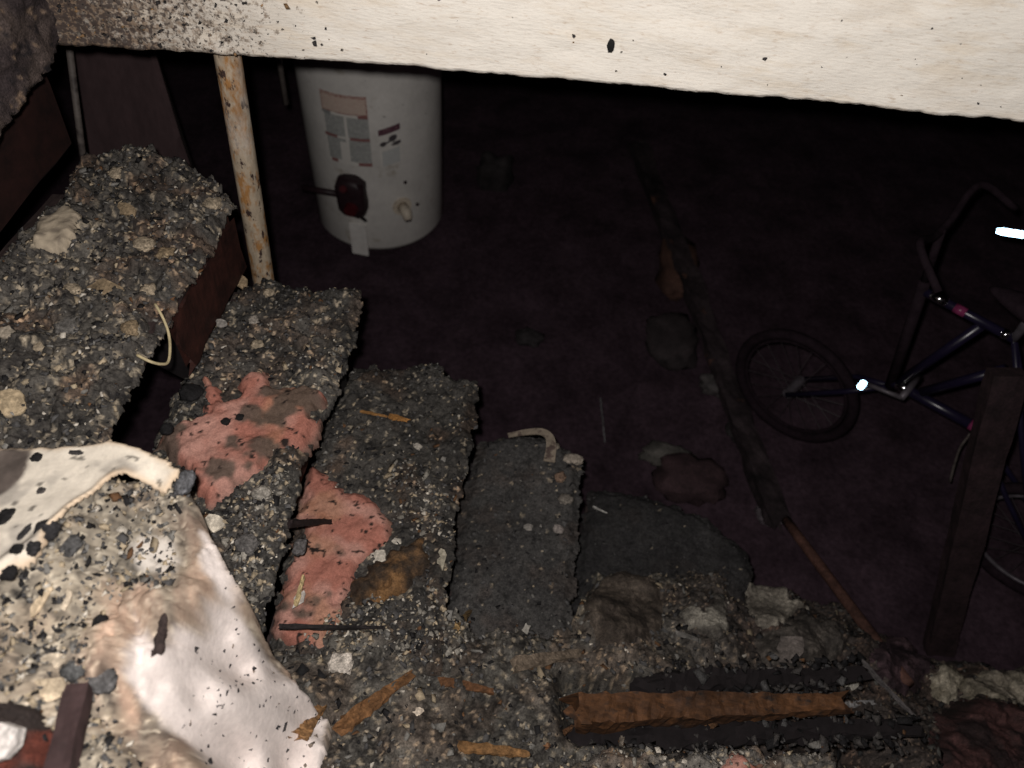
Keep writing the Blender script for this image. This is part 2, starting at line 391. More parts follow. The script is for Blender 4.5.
Fq = np.concatenate([Fq, np.stack([iu[:-1], iu[1:], idx[1:, 0], idx[:-1, 0]], 1), np.stack([iu[1:], iu[:-1], it[:-1], it[1:]], 1), np.stack([idx[:-1, -1], idx[1:, -1], it[1:], it[:-1]], 1)])
cu = np.full((nxh, 4), .03)
tag(meshobj('trim_1', np.concatenate([Vf, Vu, Vt]), Fq, m_header, cols=np.concatenate([cc, cu, cu]), origin=(0, 0, 0), smooth=True), kind='structure')
# left return of the opening
Yr = np.arange(-1.1, .036, .006); nyh = len(Yr); zbl = .272 + np.clip(.16 * Yr, -.05, 0) + .010 * fbm(Yr, Yr * 0, 14, 4, 13)
YY, TT = np.meshgrid(Yr, T, indexing='ij'); ZZ = zbl[:, None] + TT * (.86 - zbl[:, None])
XX = -.232 + .012 * fbm(YY, ZZ, 22, 4, 15) + .8 * clods(YY, ZZ, 19)
nn = fbm(YY, ZZ, 16, 4, 16).ravel()
cc = lerp(np.array([.034, .025, .026])[None], np.array([.075, .056, .050])[None], sst(-.2, .4, nn)[:, None])
nn2 = fbm(YY, ZZ, 60, 3, 17).ravel(); cc[nn2 > .45] = (.20, .14, .10); cc[nn2 < -.38] = (.02, .016, .018)
idx = np.arange(nyh * nz_).reshape(nyh, nz_)
Fq = np.stack([idx[1:, :-1].ravel(), idx[:-1, :-1].ravel(), idx[:-1, 1:].ravel(), idx[1:, 1:].ravel()], 1)
Vb = np.stack([np.full(nyh, -.275), Yr, zbl + .01], 1); ib = nyh * nz_ + np.arange(nyh)
Vt = np.stack([np.full(nyh, -.275), Yr, np.full(nyh, .86)], 1); it = ib + nyh
Fq = np.concatenate([Fq, np.stack([ib[1:], ib[:-1], idx[:-1, 0], idx[1:, 0]], 1), np.stack([ib[:-1], ib[1:], it[1:], it[:-1]], 1), np.stack([idx[1:, -1], idx[:-1, -1], it[:-1], it[1:]], 1)])
tag(meshobj('trim_2', np.concatenate([np.stack([XX.ravel(), YY.ravel(), ZZ.ravel()], 1), Vb, Vt]), Fq, m_debris, cols=np.concatenate([cc, np.full((nyh * 2, 3), .03)]), origin=(-.25, 0, .27), smooth=True), kind='structure')

# ------------------------------------------------------------------ the staircase
stair = empty('staircase', (.5, -.3, FLOOR), 'charred open wooden staircase going down to the right under grey debris', 'staircase')
TX = [(-.36, -.005), (-.04, .232), (.20, .485), (.49, .755), (.79, 1.04), (1.06, 1.28)]
for k, (a, b) in enumerate(TX):
    V, Fc = bar((a + .12, -.03, -k * H - .038), (a + .12, -.74, -k * H - .038), b - a - .022, .032, seed=k, seg=18, wob=.03, ragged=.01)
    V[:, 0] += (b - a) / 2 - .12
    meshobj('tread', V, Fc, m_charY, stair)
# far and near notched stringers
for y0 in (-.11, -.70):
    pr = []
    for k in range(6):
        pr += [(TX[k][0], -k * H - .055), (TX[k][1] - .03, -k * H - .055)]
    lowr = [(TX[5][1] - .03, FLOOR), (TX[5][1] - .30, FLOOR), (-.36, -.32)]
    P = pr + lowr; n = len(P)
    V = np.array([(x, y0, z) for x, z in P] + [(x, y0 + .038, z) for x, z in P])
    Fc = [tuple(range(n)), tuple(range(n, 2 * n))[::-1]] + [((i + 1) % n, i, i + n, (i + 1) % n + n) for i in range(n)]
    meshobj('stringer', V, Fc, m_under, stair)
V, Fc = bar((-.014, -.01, -.122), (-.014, -.29, -.118), .016, .13, seed=31, seg=30, wob=.08, ragged=.02)
meshobj('riser', V, Fc, m_riser, stair)
V, Fc = bar((-.375, .10, .125), (-.375, -.66, .105), .02, .25, seed=33, seg=12, wob=.04, ragged=.01)
meshobj('riser', V, Fc, M('dark_red_wood', (.019, .0062, .005), .8, noise=((14, .3, 1.6),)), stair)
for k in (1, 2, 3):
    V, Fc = bar((TX[k][1] - .05, .0, -k * H - .12), (TX[k][1] - .05, -.60, -k * H - .12), .018, .13, seed=34 + k, seg=12, wob=.05, ragged=.02)
    meshobj('riser', V, Fc, m_riser if k == 1 else m_char, stair)

# ------------------------------------------------------------------ debris on the treads
def debris_cf(seed, dark, light, speck=.10, brown=0.0, lo=-.3, hi=.4, pale=(.40, .335, .25), black=.16):
    dark = np.array(dark); light = np.array(light)
    def cf(x, y, d):
        n = fbm(x, y, 24, 5, seed, .6); c = lerp(dark[None], light[None], sst(lo, hi, n)[:, None])
        for f, k in ((85, .55), (170, .6)):
            dd, i = worley(x, y, f, seed + f)
            cl = lerp(dark[None], light[None] * 1.15, (i * .9)[:, None])
            m = (i > 1 - speck); cl[m] = np.array(pale) * (.55 + 4 * (i[m] - (1 - speck)) / max(speck, .02) * .12)[:, None]
            cl[i < black] = (.015, .014, .014)
            wgt = k * sst(.62, .35, dd); wgt = np.where(m, sst(.50, .36, dd), wgt)
            c = lerp(c, cl, wgt[:, None])
        if brown: n4 = fbm(x, y, 16, 3, seed + 12); c = lerp(c, c * np.array([1.45, .90, .62]), (sst(.0, .5, n4) * brown)[:, None])
        c = c * (1 + .45 * fbm(x, y, 8, 3, seed + 21))[:, None]
        return np.clip(c, .006, .9)
    return cf
PX = [
 [(72,152),(95,146),(150,143),(192,158),(228,186),(232,196),(205,245),(170,300),(135,368),(102,440),(60,500),(-80,520),(-80,330),(0,246),(28,222),(52,196)],
 [(236,280),(262,272),(300,281),(362,286),(364,300),(352,345),(335,392),(312,440),(300,470),(280,555),(258,640),(140,650),(90,560),(146,440),(178,378),(205,332),(222,300)],
 [(350,361),(395,363),(438,356),(446,370),(477,377),(478,395),(474,440),(458,500),(452,560),(440,670),(262,690),(274,600),(300,490),(322,425),(344,380)],
 [(480,436),(500,432),(548,431),(583,456),(581,530),(573,630),(560,680),(430,690),(452,560),(460,500),(474,455)],
 [(590,484),(640,490),(700,508),(752,548),(756,575),(735,640),(600,660),(566,640),(578,540)],
]
LBL = ['grey ash and pale plaster crumbs heaped on the topmost tread', 'grey and black debris crust on the tread at the foot of the rusty pipe',
       'black and grey debris crust on the tread left of the smooth dark one', 'smooth dark grey ash on the tread right of the brown paper scrap', 'dark blue grey ash on the lowest visible tread']
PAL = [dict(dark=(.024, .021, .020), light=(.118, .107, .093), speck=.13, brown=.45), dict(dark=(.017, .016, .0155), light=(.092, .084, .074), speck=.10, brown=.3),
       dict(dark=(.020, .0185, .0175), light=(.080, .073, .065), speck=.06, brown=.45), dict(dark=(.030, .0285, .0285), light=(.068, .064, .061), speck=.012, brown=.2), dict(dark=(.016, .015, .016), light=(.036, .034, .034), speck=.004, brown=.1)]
NUM = [2300, 1500, 1100, 300, 120]
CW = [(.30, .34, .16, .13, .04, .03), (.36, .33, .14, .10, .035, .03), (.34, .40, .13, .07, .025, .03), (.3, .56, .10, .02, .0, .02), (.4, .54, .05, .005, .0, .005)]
CLOD = [1.25, 1.1, .85, .35, .3]
HUMP = [.028, .016, .012, .006, .006]
TREAD = []
for k in range(5):
    zk = -k * H
    poly = [Zp(u, v, zk)[:2] for u, v in PX[k]]
    def zf(x, y, zk=zk, k=k): return zk - .006 + HUMP[k] * fbm(x, y, 9, 3, 60 + k) + HUMP[k] * .5 * fbm(x, y, 45, 4, 70 + k) + clods(x, y, 70 + k, CLOD[k]) - .002
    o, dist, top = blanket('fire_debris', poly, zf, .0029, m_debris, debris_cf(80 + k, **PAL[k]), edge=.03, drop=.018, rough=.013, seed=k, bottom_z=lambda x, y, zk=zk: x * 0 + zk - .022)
    tag(o, LBL[k], 'debris', None, 'stuff')
    TREAD.append((poly, dist, top))
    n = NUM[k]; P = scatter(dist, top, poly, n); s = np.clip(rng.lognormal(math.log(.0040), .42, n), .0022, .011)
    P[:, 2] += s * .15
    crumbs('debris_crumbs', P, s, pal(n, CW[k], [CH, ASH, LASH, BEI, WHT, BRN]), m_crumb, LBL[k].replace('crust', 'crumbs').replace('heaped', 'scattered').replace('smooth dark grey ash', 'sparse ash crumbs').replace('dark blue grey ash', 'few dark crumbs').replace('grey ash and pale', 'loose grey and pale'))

# ------------------------------------------------------------------ rubble heap along the near side of the stairs
def idw(ctrl, power=3.0):
    P = np.array([Zp(u, v, z) for u, v, z in ctrl])
    def f(x, y):
        x = np.asarray(x, float); d2 = (x[..., None] - P[:, 0])**2 + (np.asarray(y)[..., None] - P[:, 1])**2 + 2e-4
        wgt = d2**(-power / 2); return (wgt * P[:, 2]).sum(-1) / wgt.sum(-1)
    return f
ctrl = [(262,650,-.40),(330,630,-.425),(400,612,-.435),(455,610,-.46),(480,640,-.52),(570,630,-.63),(600,575,-.80),(640,590,-.79),(690,565,-.86),(760,590,-.92),(830,605,-1.02),(890,635,-1.12),(930,655,-1.16),(1000,672,-1.10),(1060,680,-1.10),
        (280,690,-.37),(380,680,-.42),(450,680,-.48),(600,650,-.63),(700,640,-.74),(780,650,-.80),(850,660,-.90),(940,690,-.98),(990,720,-.90),
        (300,780,-.36),(420,768,-.43),(520,740,-.50),(600,768,-.55),(700,768,-.60),(800,768,-.66),(900,768,-.80),(1000,768,-.86),(1060,850,-.8),(600,900,-.5),(300,900,-.33),(240,800,-.33),(240,720,-.34)]
mbase = idw(ctrl)
ta, tb = Zp(560, 712, -.60), Zp(850, 716, -.66)
def trench(x, y):
    e = tb - ta; L = e[0]**2 + e[1]**2; t = ((x - ta[0]) * e[0] + (y - ta[1]) * e[1]) / L
    dd = np.abs((x - ta[0]) * e[1] - (y - ta[1]) * e[0]) / math.sqrt(L)
    return sst(.085, .045, dd) * sst(-.05, .05, t) * sst(1.35, 1.1, t)
def mz(x, y): return mbase(x, y) + .020 * fbm(x, y, 10, 3, 91) + .012 * fbm(x, y, 38, 4, 92) + clods(x, y, 93, 1.3) - .11 * trench(x, y)
mpoly = [Zp(u, v, z)[:2] for u, v, z in [(258,655,-.40),(330,628,-.425),(400,612,-.435),(455,606,-.46),(480,632,-.52),(570,622,-.63),(596,568,-.80),(640,575,-.80),(690,560,-.86),(760,583,-.93),(830,600,-1.03),(890,630,-1.12),(930,652,-1.16),(1000,664,-1.10),(1080,672,-1.10),(1080,850,-.8),(600,900,-.5),(300,900,-.33),(225,800,-.33),(225,690,-.34)]]
_dcf = debris_cf(140, (.026, .023, .021), (.150, .138, .120), .10, .25)
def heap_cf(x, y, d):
    c = _dcf(x, y, d); f = sst(.85, 1.25, x + .15 * fbm(x, y, 6, 3, 150))       # darker towards the right end
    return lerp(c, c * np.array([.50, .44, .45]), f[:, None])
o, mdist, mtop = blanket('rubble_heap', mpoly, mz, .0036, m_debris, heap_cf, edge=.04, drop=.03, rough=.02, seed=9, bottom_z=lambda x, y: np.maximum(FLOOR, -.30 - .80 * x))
tag(o, 'long grey rubble heap along the near side of the stairs', 'rubble', None, 'stuff')
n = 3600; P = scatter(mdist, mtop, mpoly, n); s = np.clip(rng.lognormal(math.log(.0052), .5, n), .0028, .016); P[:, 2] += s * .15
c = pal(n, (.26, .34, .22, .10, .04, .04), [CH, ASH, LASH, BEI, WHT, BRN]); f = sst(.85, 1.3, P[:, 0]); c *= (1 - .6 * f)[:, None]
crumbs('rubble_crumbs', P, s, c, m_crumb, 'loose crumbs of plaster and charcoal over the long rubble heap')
# pale ledge of crumbs in front of the charred timber
lpoly = [Zp(u, v, z)[:2] for u, v, z in [(545,768,-.5),(600,748,-.5),(680,752,-.5),(760,746,-.52),(835,750,-.54),(850,800,-.54),(560,830,-.5)]]
lz0 = idw([(560,760,-.50),(690,756,-.51),(830,760,-.54),(560,830,-.5),(840,810,-.54)])
o, ldist, ltop = blanket('debris_ledge', lpoly, lambda x, y: lz0(x, y) + .010 * fbm(x, y, 40, 4, 160) + clods(x, y, 162, 1.2), .0034, m_debris, debris_cf(161, (.07, .065, .06), (.22, .20, .175), .10, .4), edge=.02, drop=.02, rough=.014, seed=17, bottom=.12)
tag(o, 'pale grey debris ledge in front of the charred timber', 'rubble', None, 'stuff')

# ------------------------------------------------------------------ fallen drywall in the left foreground
dctrl = [(190,500,.0),(150,490,.02),(100,492,.035),(40,535,.05),(0,570,.05),(200,530,-.015),(212,548,-.05),(190,590,-.01),(160,600,.015),(100,650,.03),(150,660,.0),(168,690,-.04),(205,700,-.10),(230,640,-.13),(250,670,-.19),(285,672,-.26),(322,722,-.33),(300,768,-.32),(250,768,-.24),(170,768,-.06),(100,768,.02),(0,768,.04),(0,700,.05),(-60,640,.05)]
dz0 = idw(dctrl, 3.2)
dpoly = [Zp(u, v, z)[:2] for u, v, z in [(-90,600,.05),(0,560,.05),(50,510,.04),(100,482,.03),(150,474,.02),(185,486,.0),(200,510,-.02),(212,540,-.05),(232,578,-.12),(262,632,-.2),(292,676,-.27),(330,722,-.34),(318,790,-.33),(240,860,-.2),(-90,860,.05)]]
wpoly = [Zp(u, v, float(dz0(*Zp(u, v, z)[:2])))[:2] for u, v, z in [(203,532,-.04),(227,570,-.1),(263,638,-.2),(330,705,-.33),(325,800,-.32),(215,790,-.2),(168,735,-.05),(140,690,-.0),(126,640,.01),(136,618,.01),(160,655,.0),(176,640,-.03),(196,625,-.05),(206,590,-.06)]]
spot = Zp(143, 548, .015)[:2]
def fold_band(x, y):
    d = sdf(x, y, wpoly); return sst(-.075, -.025, d) * sst(.03, -.005, d)
def dzf(x, y):
    wm = sst(-.01, .02, sdf(x, y, wpoly) + .02 * fbm(x, y, 25, 3, 171))
    return dz0(x, y) + lerp(.011, .005, wm) * fbm(x, y, 14, 3, 170) + lerp(.009, .0015, wm) * fbm(x, y, 50, 4, 172) + lerp(1.25, .0, wm) * clods(x, y, 175) + .0035 * wm * fbm(x + y * .35, y * .2, 55, 3, 176) + .012 * fold_band(x, y) * np.abs(fbm(x + y * .4, y * .22, 42, 3, 180))
_dwf = debris_cf(173, (.070, .063, .056), (.52, .445, .345), .17, .15, lo=-.42, hi=.42, pale=(.72, .63, .50), black=.12)
def dcf(x, y, d):
    c = _dwf(x, y, d)
    n5 = fbm(x + y * .4, y * .25, 60, 3, 180)
    wd = sdf(x, y, wpoly) + .022 * fbm(x, y, 22, 4, 171)
    brown = sst(-.06, -.015, wd) * sst(.022, -.008, wd) * sst(-.10, .02, x)
    c = lerp(c, np.array([.40, .27, .20])[None] * (1 + .9 * n5[:, None]), (brown * .72 * (.7 + .6 * n5))[:, None])
    white = np.array([.80, .71, .67])[None] * (1 + .10 * n5 + .05 * fbm(x, y, 30, 3, 181))[:, None]
    c = lerp(c, white, sst(-.004, .012, wd)[:, None])
    sd = np.hypot(x - spot[0], (y - spot[1]) * 1.2) + .02 * fbm(x, y, 30, 3, 182)
    c = lerp(c, np.array([.66, .60, .54])[None], sst(.038, .014, sd)[:, None])
    return np.clip(c, .01, .9)
o, ddist, dtop = blanket('drywall_sheet', dpoly, dzf, .0034, m_paper, dcf, edge=.015, drop=.012, rough=.006, seed=23, bottom=.06)
tag(o, 'large crumpled drywall sheet with a white paper slope and debris coated top', 'drywall')
dmask = lambda p: sdf(p[:, 0], p[:, 1], wpoly)
n = 3600; P = scatter(ddist, dtop, dpoly, n); P = P[dmask(P) < -.035]; n = len(P); s = np.clip(rng.lognormal(math.log(.0042), .45, n), .0022, .012); P[:, 2] += s * .1
crumbs('plaster_crumbs', P, s, pal(n, (.20, .28, .20, .20, .11, .01), [CH, ASH, LASH, BEI, WHT, BRN]), m_crumb, 'pale and grey plaster crumbs over the top of the large drywall sheet')
P = scatter(ddist, dtop, dpoly, 900); P = P[(dmask(P) > .01) & (P[:, 2] < -.06)][:130]; n = len(P); s = np.clip(rng.lognormal(math.log(.0036), .35, n), .002, .007)
crumbs('soot_flecks', P, s, pal(n, (1, .2), [(.03, .028, .03), (.2, .16, .13)]), m_crumb, 'black soot flecks dotting the white paper slope of the drywall', flat=.25)

# torn white paper flap above it
fctrl = [(0,450,.055),(60,450,.055),(120,446,.06),(178,466,.055),(160,485,.04),(120,476,.062),(60,520,.075),(0,570,.085),(40,480,.06)]
fz0 = idw(fctrl)
fpoly = [Zp(u, v, z)[:2] for u, v, z in [(-90,452,.055),(0,446,.055),(60,447,.055),(108,440,.06),(142,444,.06),(168,456,.055),(179,468,.055),(174,476,.05),(166,492,.04),(146,483,.05),(124,472,.062),(100,486,.068),(66,514,.075),(50,530,.078),(36,560,.08),(0,580,.085),(-90,620,.085)]]
lipa, lipb = Zp(124, 472, .062), Zp(50, 530, .078)
def fzf(x, y):
    e = lipb - lipa; L = math.hypot(e[0], e[1]); dd = np.abs((x - lipa[0]) * e[1] - (y - lipa[1]) * e[0]) / L; t = ((x - lipa[0]) * e[0] + (y - lipa[1]) * e[1]) / L**2
    return fz0(x, y) + .012 * sst(.02, .0, dd) * sst(-.1, .15, t) + .004 * fbm(x, y, 20, 3, 190)
fdark = Zp(-2, 470, .06)[:2]
def fcf(x, y, d):
    n = fbm(x, y, 40, 4, 191)
    c = np.array([.80, .72, .61])[None] * (1 + .10 * n)[:, None]
    c = lerp(c, np.array([.50, .45, .39])[None], sst(.15, .45, fbm(x, y, 30, 3, 192))[:, None])
    c = lerp(c, np.array([.72, .48, .27])[None], (sst(.014, .0, d) * .55)[:, None])
    c[fbm(x, y, 85, 2, 193) > .62] *= .3
    sd = np.hypot((x - fdark[0]), (y - fdark[1]) * .9) + .008 * fbm(x, y, 40, 2, 194)
    return lerp(c, (np.array([.115, .092, .080])[None] * (1 + .5 * fbm(x, y, 60, 4, 195))[:, None]), sst(.041, .034, sd)[:, None])
o, fdist, ftop = blanket('paper_flap', fpoly, fzf, .0034, m_paper, fcf, edge=.006, drop=.004, rough=.006, seed=29, bottom=.006)
tag(o, 'torn cream paper flap with a rolled lip lying above the drywall sheet', 'paper')

# ------------------------------------------------------------------ pink insulation
def wool(name, px, z, label, seed, hgt, dirty):
    poly = [Zp(u, v, z)[:2] for u, v in px]
    def zf(x, y): return z + hgt + .010 * fbm(x, y, 18, 4, seed) + .004 * fbm(x, y, 80, 3, seed + 1)
    def cf(x, y, d):
        n = fbm(x, y, 22, 4, seed + 2)
        c = lerp(np.array([.40, .165, .125])[None], np.array([.50, .265, .215])[None], sst(-.3, .4, n)[:, None])
        c = lerp(c, np.array([.38, .20, .11])[None], (.5 * sst(.0, .4, fbm(x, y, 12, 3, seed + 3)))[:, None])
        c = lerp(c, np.array([.10, .08, .065])[None], (sst(dirty, dirty + .22, fbm(x, y, 16, 4, seed + 4)) * .9)[:, None])
        c = lerp(c, np.array([.11, .085, .07])[None], (.8 * sst(.016, .0, d))[:, None])
        c[fbm(x, y, 95, 2, seed + 5) > .58] = (.03, .022, .02)
        return c
    o, dist, top = blanket(name, poly, zf, .0034, m_wool, cf, edge=.028, drop=hgt + .012, rough=.020, rfreq=30, seed=seed, bottom=.02)
    tag(o, label, 'insulation', 'pink insulation batts')
    return dist, top, poly
wool('insulation_batt', [(196,380),(212,372),(232,398),(240,372),(270,366),(282,382),(318,384),(330,398),(318,430),(296,462),(262,478),(228,500),(212,516),(196,500),(176,470),(150,448),(160,425),(184,420),(204,416)], -H, 'pink fibreglass batt on the tread at the foot of the rusty pipe', 201, .020, .18)
wool('insulation_batt', [(300,496),(312,468),(330,475),(352,488),(380,505),(396,522),(392,550),(362,566),(350,590),(342,620),(330,655),(278,650),(272,620),(276,590),(290,545)], -2 * H, 'pink fibreglass batt beside the brown paper scrap', 211, .014, .22)
wool('insulation_scrap', [(715,770),(728,752),(742,750),(762,762),(768,785),(720,790)], -.50, 'small pink fibreglass tuft on the pale ledge at the bottom', 221, .012, .3)

# brown stained paper scrap
bpoly = [Zp(u, v, -2 * H)[:2] for u, v in [(346,600),(352,578),(372,560),(392,546),(420,540),(434,552),(428,575),(410,590),(380,602),(355,606)]]
o, d_, t_ = blanket('paper_scrap', bpoly, lambda x, y: -2 * H + .018 + .012 * fbm(x, y, 20, 4, 230), .0030, m_debris,
    lambda x, y, d: lerp(np.array([.035, .024, .017])[None], np.array([.21, .11, .045])[None], sst(-.35, .45, fbm(x, y, 22, 5, 231, .65))[:, None]), edge=.035, drop=.024, rough=.024, seed=33, bottom=.012)
tag(o, 'brown scorched paper scrap at the edge of the pink batt with white chips', 'paper')

# ------------------------------------------------------------------ rusty pipe post
m_pipe = M('painted_rusty_pipe', (.42, .34, .25), .65, noise=((50, .7, 1.25),), tint=((30, .47, .56, (.34, .17, .06)), (70, .57, .62, (.05, .03, .026)), (16, .52, .7, (.50, .43, .36))), bump=.4, bscale=80, stretch=(1, 1, .45))
pipe = empty('pipe_post', (-.02, .09, FLOOR), 'rust spotted cream pipe post standing behind the debris covered treads', 'pipe')
ptop = Yp(226, 45, .09); pbot = Yp(263, 275, .09); dirp = (pbot - ptop) / np.linalg.norm(pbot - ptop)
top2 = ptop - dirp * (.5 - ptop[2] + .05) ; bot2 = pbot + dirp * ((FLOOR - pbot[2]) / dirp[2])
pipe.location = Vector(bot2)
V, Fc = tube([lerp(bot2 + np.array([0, 0, .008]), top2, t) for t in np.linspace(0, 1, 12)], .0238, 24)
meshobj('shaft', V, Fc, m_pipe, pipe, smooth=True)
V, Fc = tube([bot2 + np.array([0, 0, .0]), bot2 + np.array([0, 0, .008])], .06, 24); meshobj('foot_plate', V, Fc, m_char, pipe)

# ------------------------------------------------------------------ water heater
HC = np.array([-.16, 1.575]); HR = .272; HB = FLOOR + .012
heater = empty('water_heater', (HC[0], HC[1], FLOOR), 'white cylindrical water heater standing on the cellar floor', 'water heater')
m_tank = M('white_enamel', (.72, .69, .655), .5, noise=((5, .85, 1.1), (60, .93, 1.05)), tint=((7, .60, .75, (.34, .27, .17)), (45, .68, .72, (.12, .1, .09))), spec=.25)
m_blk = M('black_plastic', (.024, .012, .015), .5, noise=((60, .7, 1.3),))
m_red = M('red_plastic', (.062, .008, .011), .45, noise=((60, .7, 1.3),))
m_cream = M('cream_plastic', (.62, .54, .44), .5, tint=((40, .5, .7, (.3, .25, .2)),))
m_strip = M('pale_metal_strip', (.74, .71, .68), .5, noise=((40, .85, 1.1),))
prof = [(.02, 0), (HR - .035, 0), (HR - .012, .008), (HR, .030), (HR, 1.42), (HR - .012, 1.445), (HR - .05, 1.46), (.02, 1.47)]
seg = 72; V = []; Fc = []
for r, z in prof:
    for k in range(seg): a = 2 * math.pi * k / seg; V.append((HC[0] + r * math.cos(a), HC[1] + r * math.sin(a), HB + z))
for i in range(len(prof) - 1):
    for k in range(seg): l = (k + 1) % seg; Fc.append((i * seg + k, i * seg + l, (i + 1) * seg + l, (i + 1) * seg + k))
tank = meshobj('tank', V, Fc, m_tank, heater, smooth=True)
for a in (40, 160, 280):
    x, y = HC + .2 * np.array([math.cos(math.radians(a)), math.sin(math.radians(a))])
    V, Fc = tube([(x, y, FLOOR), (x, y, HB + .005)], .02, 10); meshobj('leg', V, Fc, m_blk, heater)
def cyl(u, v, r=HR):
    d = ray(u, v); o = CAM[:2] - HC; a = d[:2] @ d[:2]; b = o @ d[:2]; c = o @ o - r * r
    t = (-b - math.sqrt(max(0, b * b - a * c))) / a; p = CAM + d * t; return math.atan2(p[1] - HC[1], p[0] - HC[0]), p[2]
def cpt(a, z, r): return np.array([HC[0] + r * math.cos(a), HC[1] + r * math.sin(a), z])
m_print = M('printed_label', attr=True, rough=.5, noise=((80, .92, 1.06),))
def sticker(name, ac, zt, wd, hg, fn, res=.0028, skew=0.0):
    nu, nv = int(wd / res), int(hg / res); V = []; Fc = []; C = []
    for j in range(nv):
        for i in range(nu):
            c = fn(i / nu, j / nv, i, j); b = len(V)
            for di, dj in ((0, 0), (1, 0), (1, 1), (0, 1)):
                s = ((i + di) / nu - .5) * wd; V.append(cpt(ac + s / HR, zt - (j + dj) / nv * hg + skew * s, HR + .0008)); C.append(c)
            Fc.append((b, b + 3, b + 2, b + 1))
    return meshobj(name, V, Fc, m_print, tank, cols=np.array(C))
rs = random.Random(4)
W_ = (.68, .65, .61); PK = (.58, .40, .35); RD = (.27, .12, .115); GT = (.27, .275, .27); GL = (.51, .51, .49)
def lab1(u, v, i, j):
    if v < .26:
        if (v < .03 or v > .24 or u < .03 or u > .96) and rs.random() < .6: return (.34, .17, .15)
        return (PK if rs.random() < .6 else (.50, .27, .23)) if j % 3 == 1 else (.64, .54, .46)
    col = 0 if u < .52 else 1
    if .26 <= v < .30: return RD if u > .78 else (GT if u < .2 else W_)
    if .58 <= v < .62: return RD if (u < .3 or u > .58) else W_
    if v > .95: return RD if (u > .70 or .08 < u < .25) else W_
    if u < .04 or .48 < u < .55: return W_
    if v > .66 and u > .34 and u < .48: return W_
    return (GT if rs.random() < .8 else GL) if j % 3 else GL
a1, z1 = cyl(343, 95); a2, z2 = cyl(352, 165)
wl = abs(cyl(366, 105)[0] - cyl(321, 105)[0]) * HR
lo1 = sticker('warning_label', (cyl(321, 100)[0] + cyl(366, 100)[0]) / 2, z1, wl, z1 - z2, lab1)
lo1['label'] = 'large printed label with a red bordered heading box'
def lab2(u, v, i, j):
    if v < .16: return (.10, .04, .06) if (rs.random() < .8) else (.25, .15, .16)
    if .20 < v < .54:
        if math.hypot((u - .62) / .20, (v - .31) / .085) < 1 or math.hypot((u - .16) / .16, (v - .39) / .06) < 1 or math.hypot((u - .80) / .26, (v - .47) / .05) < 1 or (.2 < u < .6 and abs(v - .37 + (u - .4) * .12) < .022): return (.07, .06, .065)
        return W_
    if v > .58: return (GL if j % 2 else (.52, .53, .53)) if .1 < u < .9 else W_
    return W_
a3, z3 = cyl(389, 127); a4, z4 = cyl(392, 164)
lo2 = sticker('caution_label', a3, z3, abs(cyl(400, 140)[0] - cyl(378, 140)[0]) * HR, z3 - z4, lab2, skew=.22)
lo2['label'] = 'small tilted label with a black pictogram'
# gas control valve with red knob, feed pipe, tubes
av, zv = cyl(355, 191); cv = cpt(av, zv, HR + .035)
rad = np.array([math.cos(av), math.sin(av), 0]); tanv = np.array([-rad[1], rad[0], 0])
valve = meshobj('gas_valve', *(lambda V: (cv + V[:, :1] * tanv * .058 + V[:, 1:2] * rad * .036 + V[:, 2:] * np.array([0, 0, .085]), ICO3_F))(ICO3_V / ((np.abs(ICO3_V)**5).sum(1)**.2)[:, None] * (1 + .12 * fbm(ICO3_V[:, 0] * 2, ICO3_V[:, 1] + ICO3_V[:, 2] * 2, 2, 3, 5))[:, None]), m_blk, heater, smooth=True)
k0 = cpt(av + .02, zv - .03, HR + .070)
V, Fc = tube([k0, k0 + rad * .022], [.028, .024], 14); meshobj('control_knob', V, Fc, m_red, valve)
k1 = cpt(av - .05, zv + .045, HR + .05)
V, Fc = tube([k1, k1 + rad * .028 + np.array([0, 0, .015])], [.018, .014], 12); meshobj('valve_cap', V, Fc, m_red, valve)
k2 = cpt(av + .13, zv + .05, HR + .05); V, Fc = tube([k2, k2 + np.array([0, 0, .03])], .016, 10); meshobj('valve_fitting', V, Fc, m_blk, valve)
g = cv - tanv * .0; gp = [cv - tanv * .05 * (1 if tanv[0] > 0 else -1), cv - tanv * .12 * (1 if tanv[0] > 0 else -1), cv - tanv * .20 * (1 if tanv[0] > 0 else -1) + rad * .0]
V, Fc = tube(gp, .013, 10); meshobj('gas_pipe', V, Fc, m_blk, heater, smooth=True)
for s0, s1 in ((.012, .03), (.03, .035)):
    p0 = cv + tanv * s0 - np.array([0, 0, .06]); p1 = cpt(av + s1 / HR, zv - .135, HR + .008)
    V, Fc = tube([p0, p0 * .5 + p1 * .5 + rad * .012, p1], .005, 8); meshobj('pilot_tube', V, Fc, m_char, heater, smooth=True)
# pale door strip hanging below the valve
asz = cyl(358, 224); zb_ = HB - .01
ss = [(-.034, asz[1] + .005), (.034, asz[1] + .005), (.034, zb_), (-.034, zb_)]
V = [cpt(asz[0] + s / HR, z, HR + .004) for s, z in ss] + [cpt(asz[0] + s / HR, z, HR + .012) for s, z in ss]
meshobj('access_door', V, [(0, 1, 2, 3), (7, 6, 5, 4), (0, 4, 5, 1), (1, 5, 6, 2), (2, 6, 7, 3), (3, 7, 4, 0)], m_strip, heater)
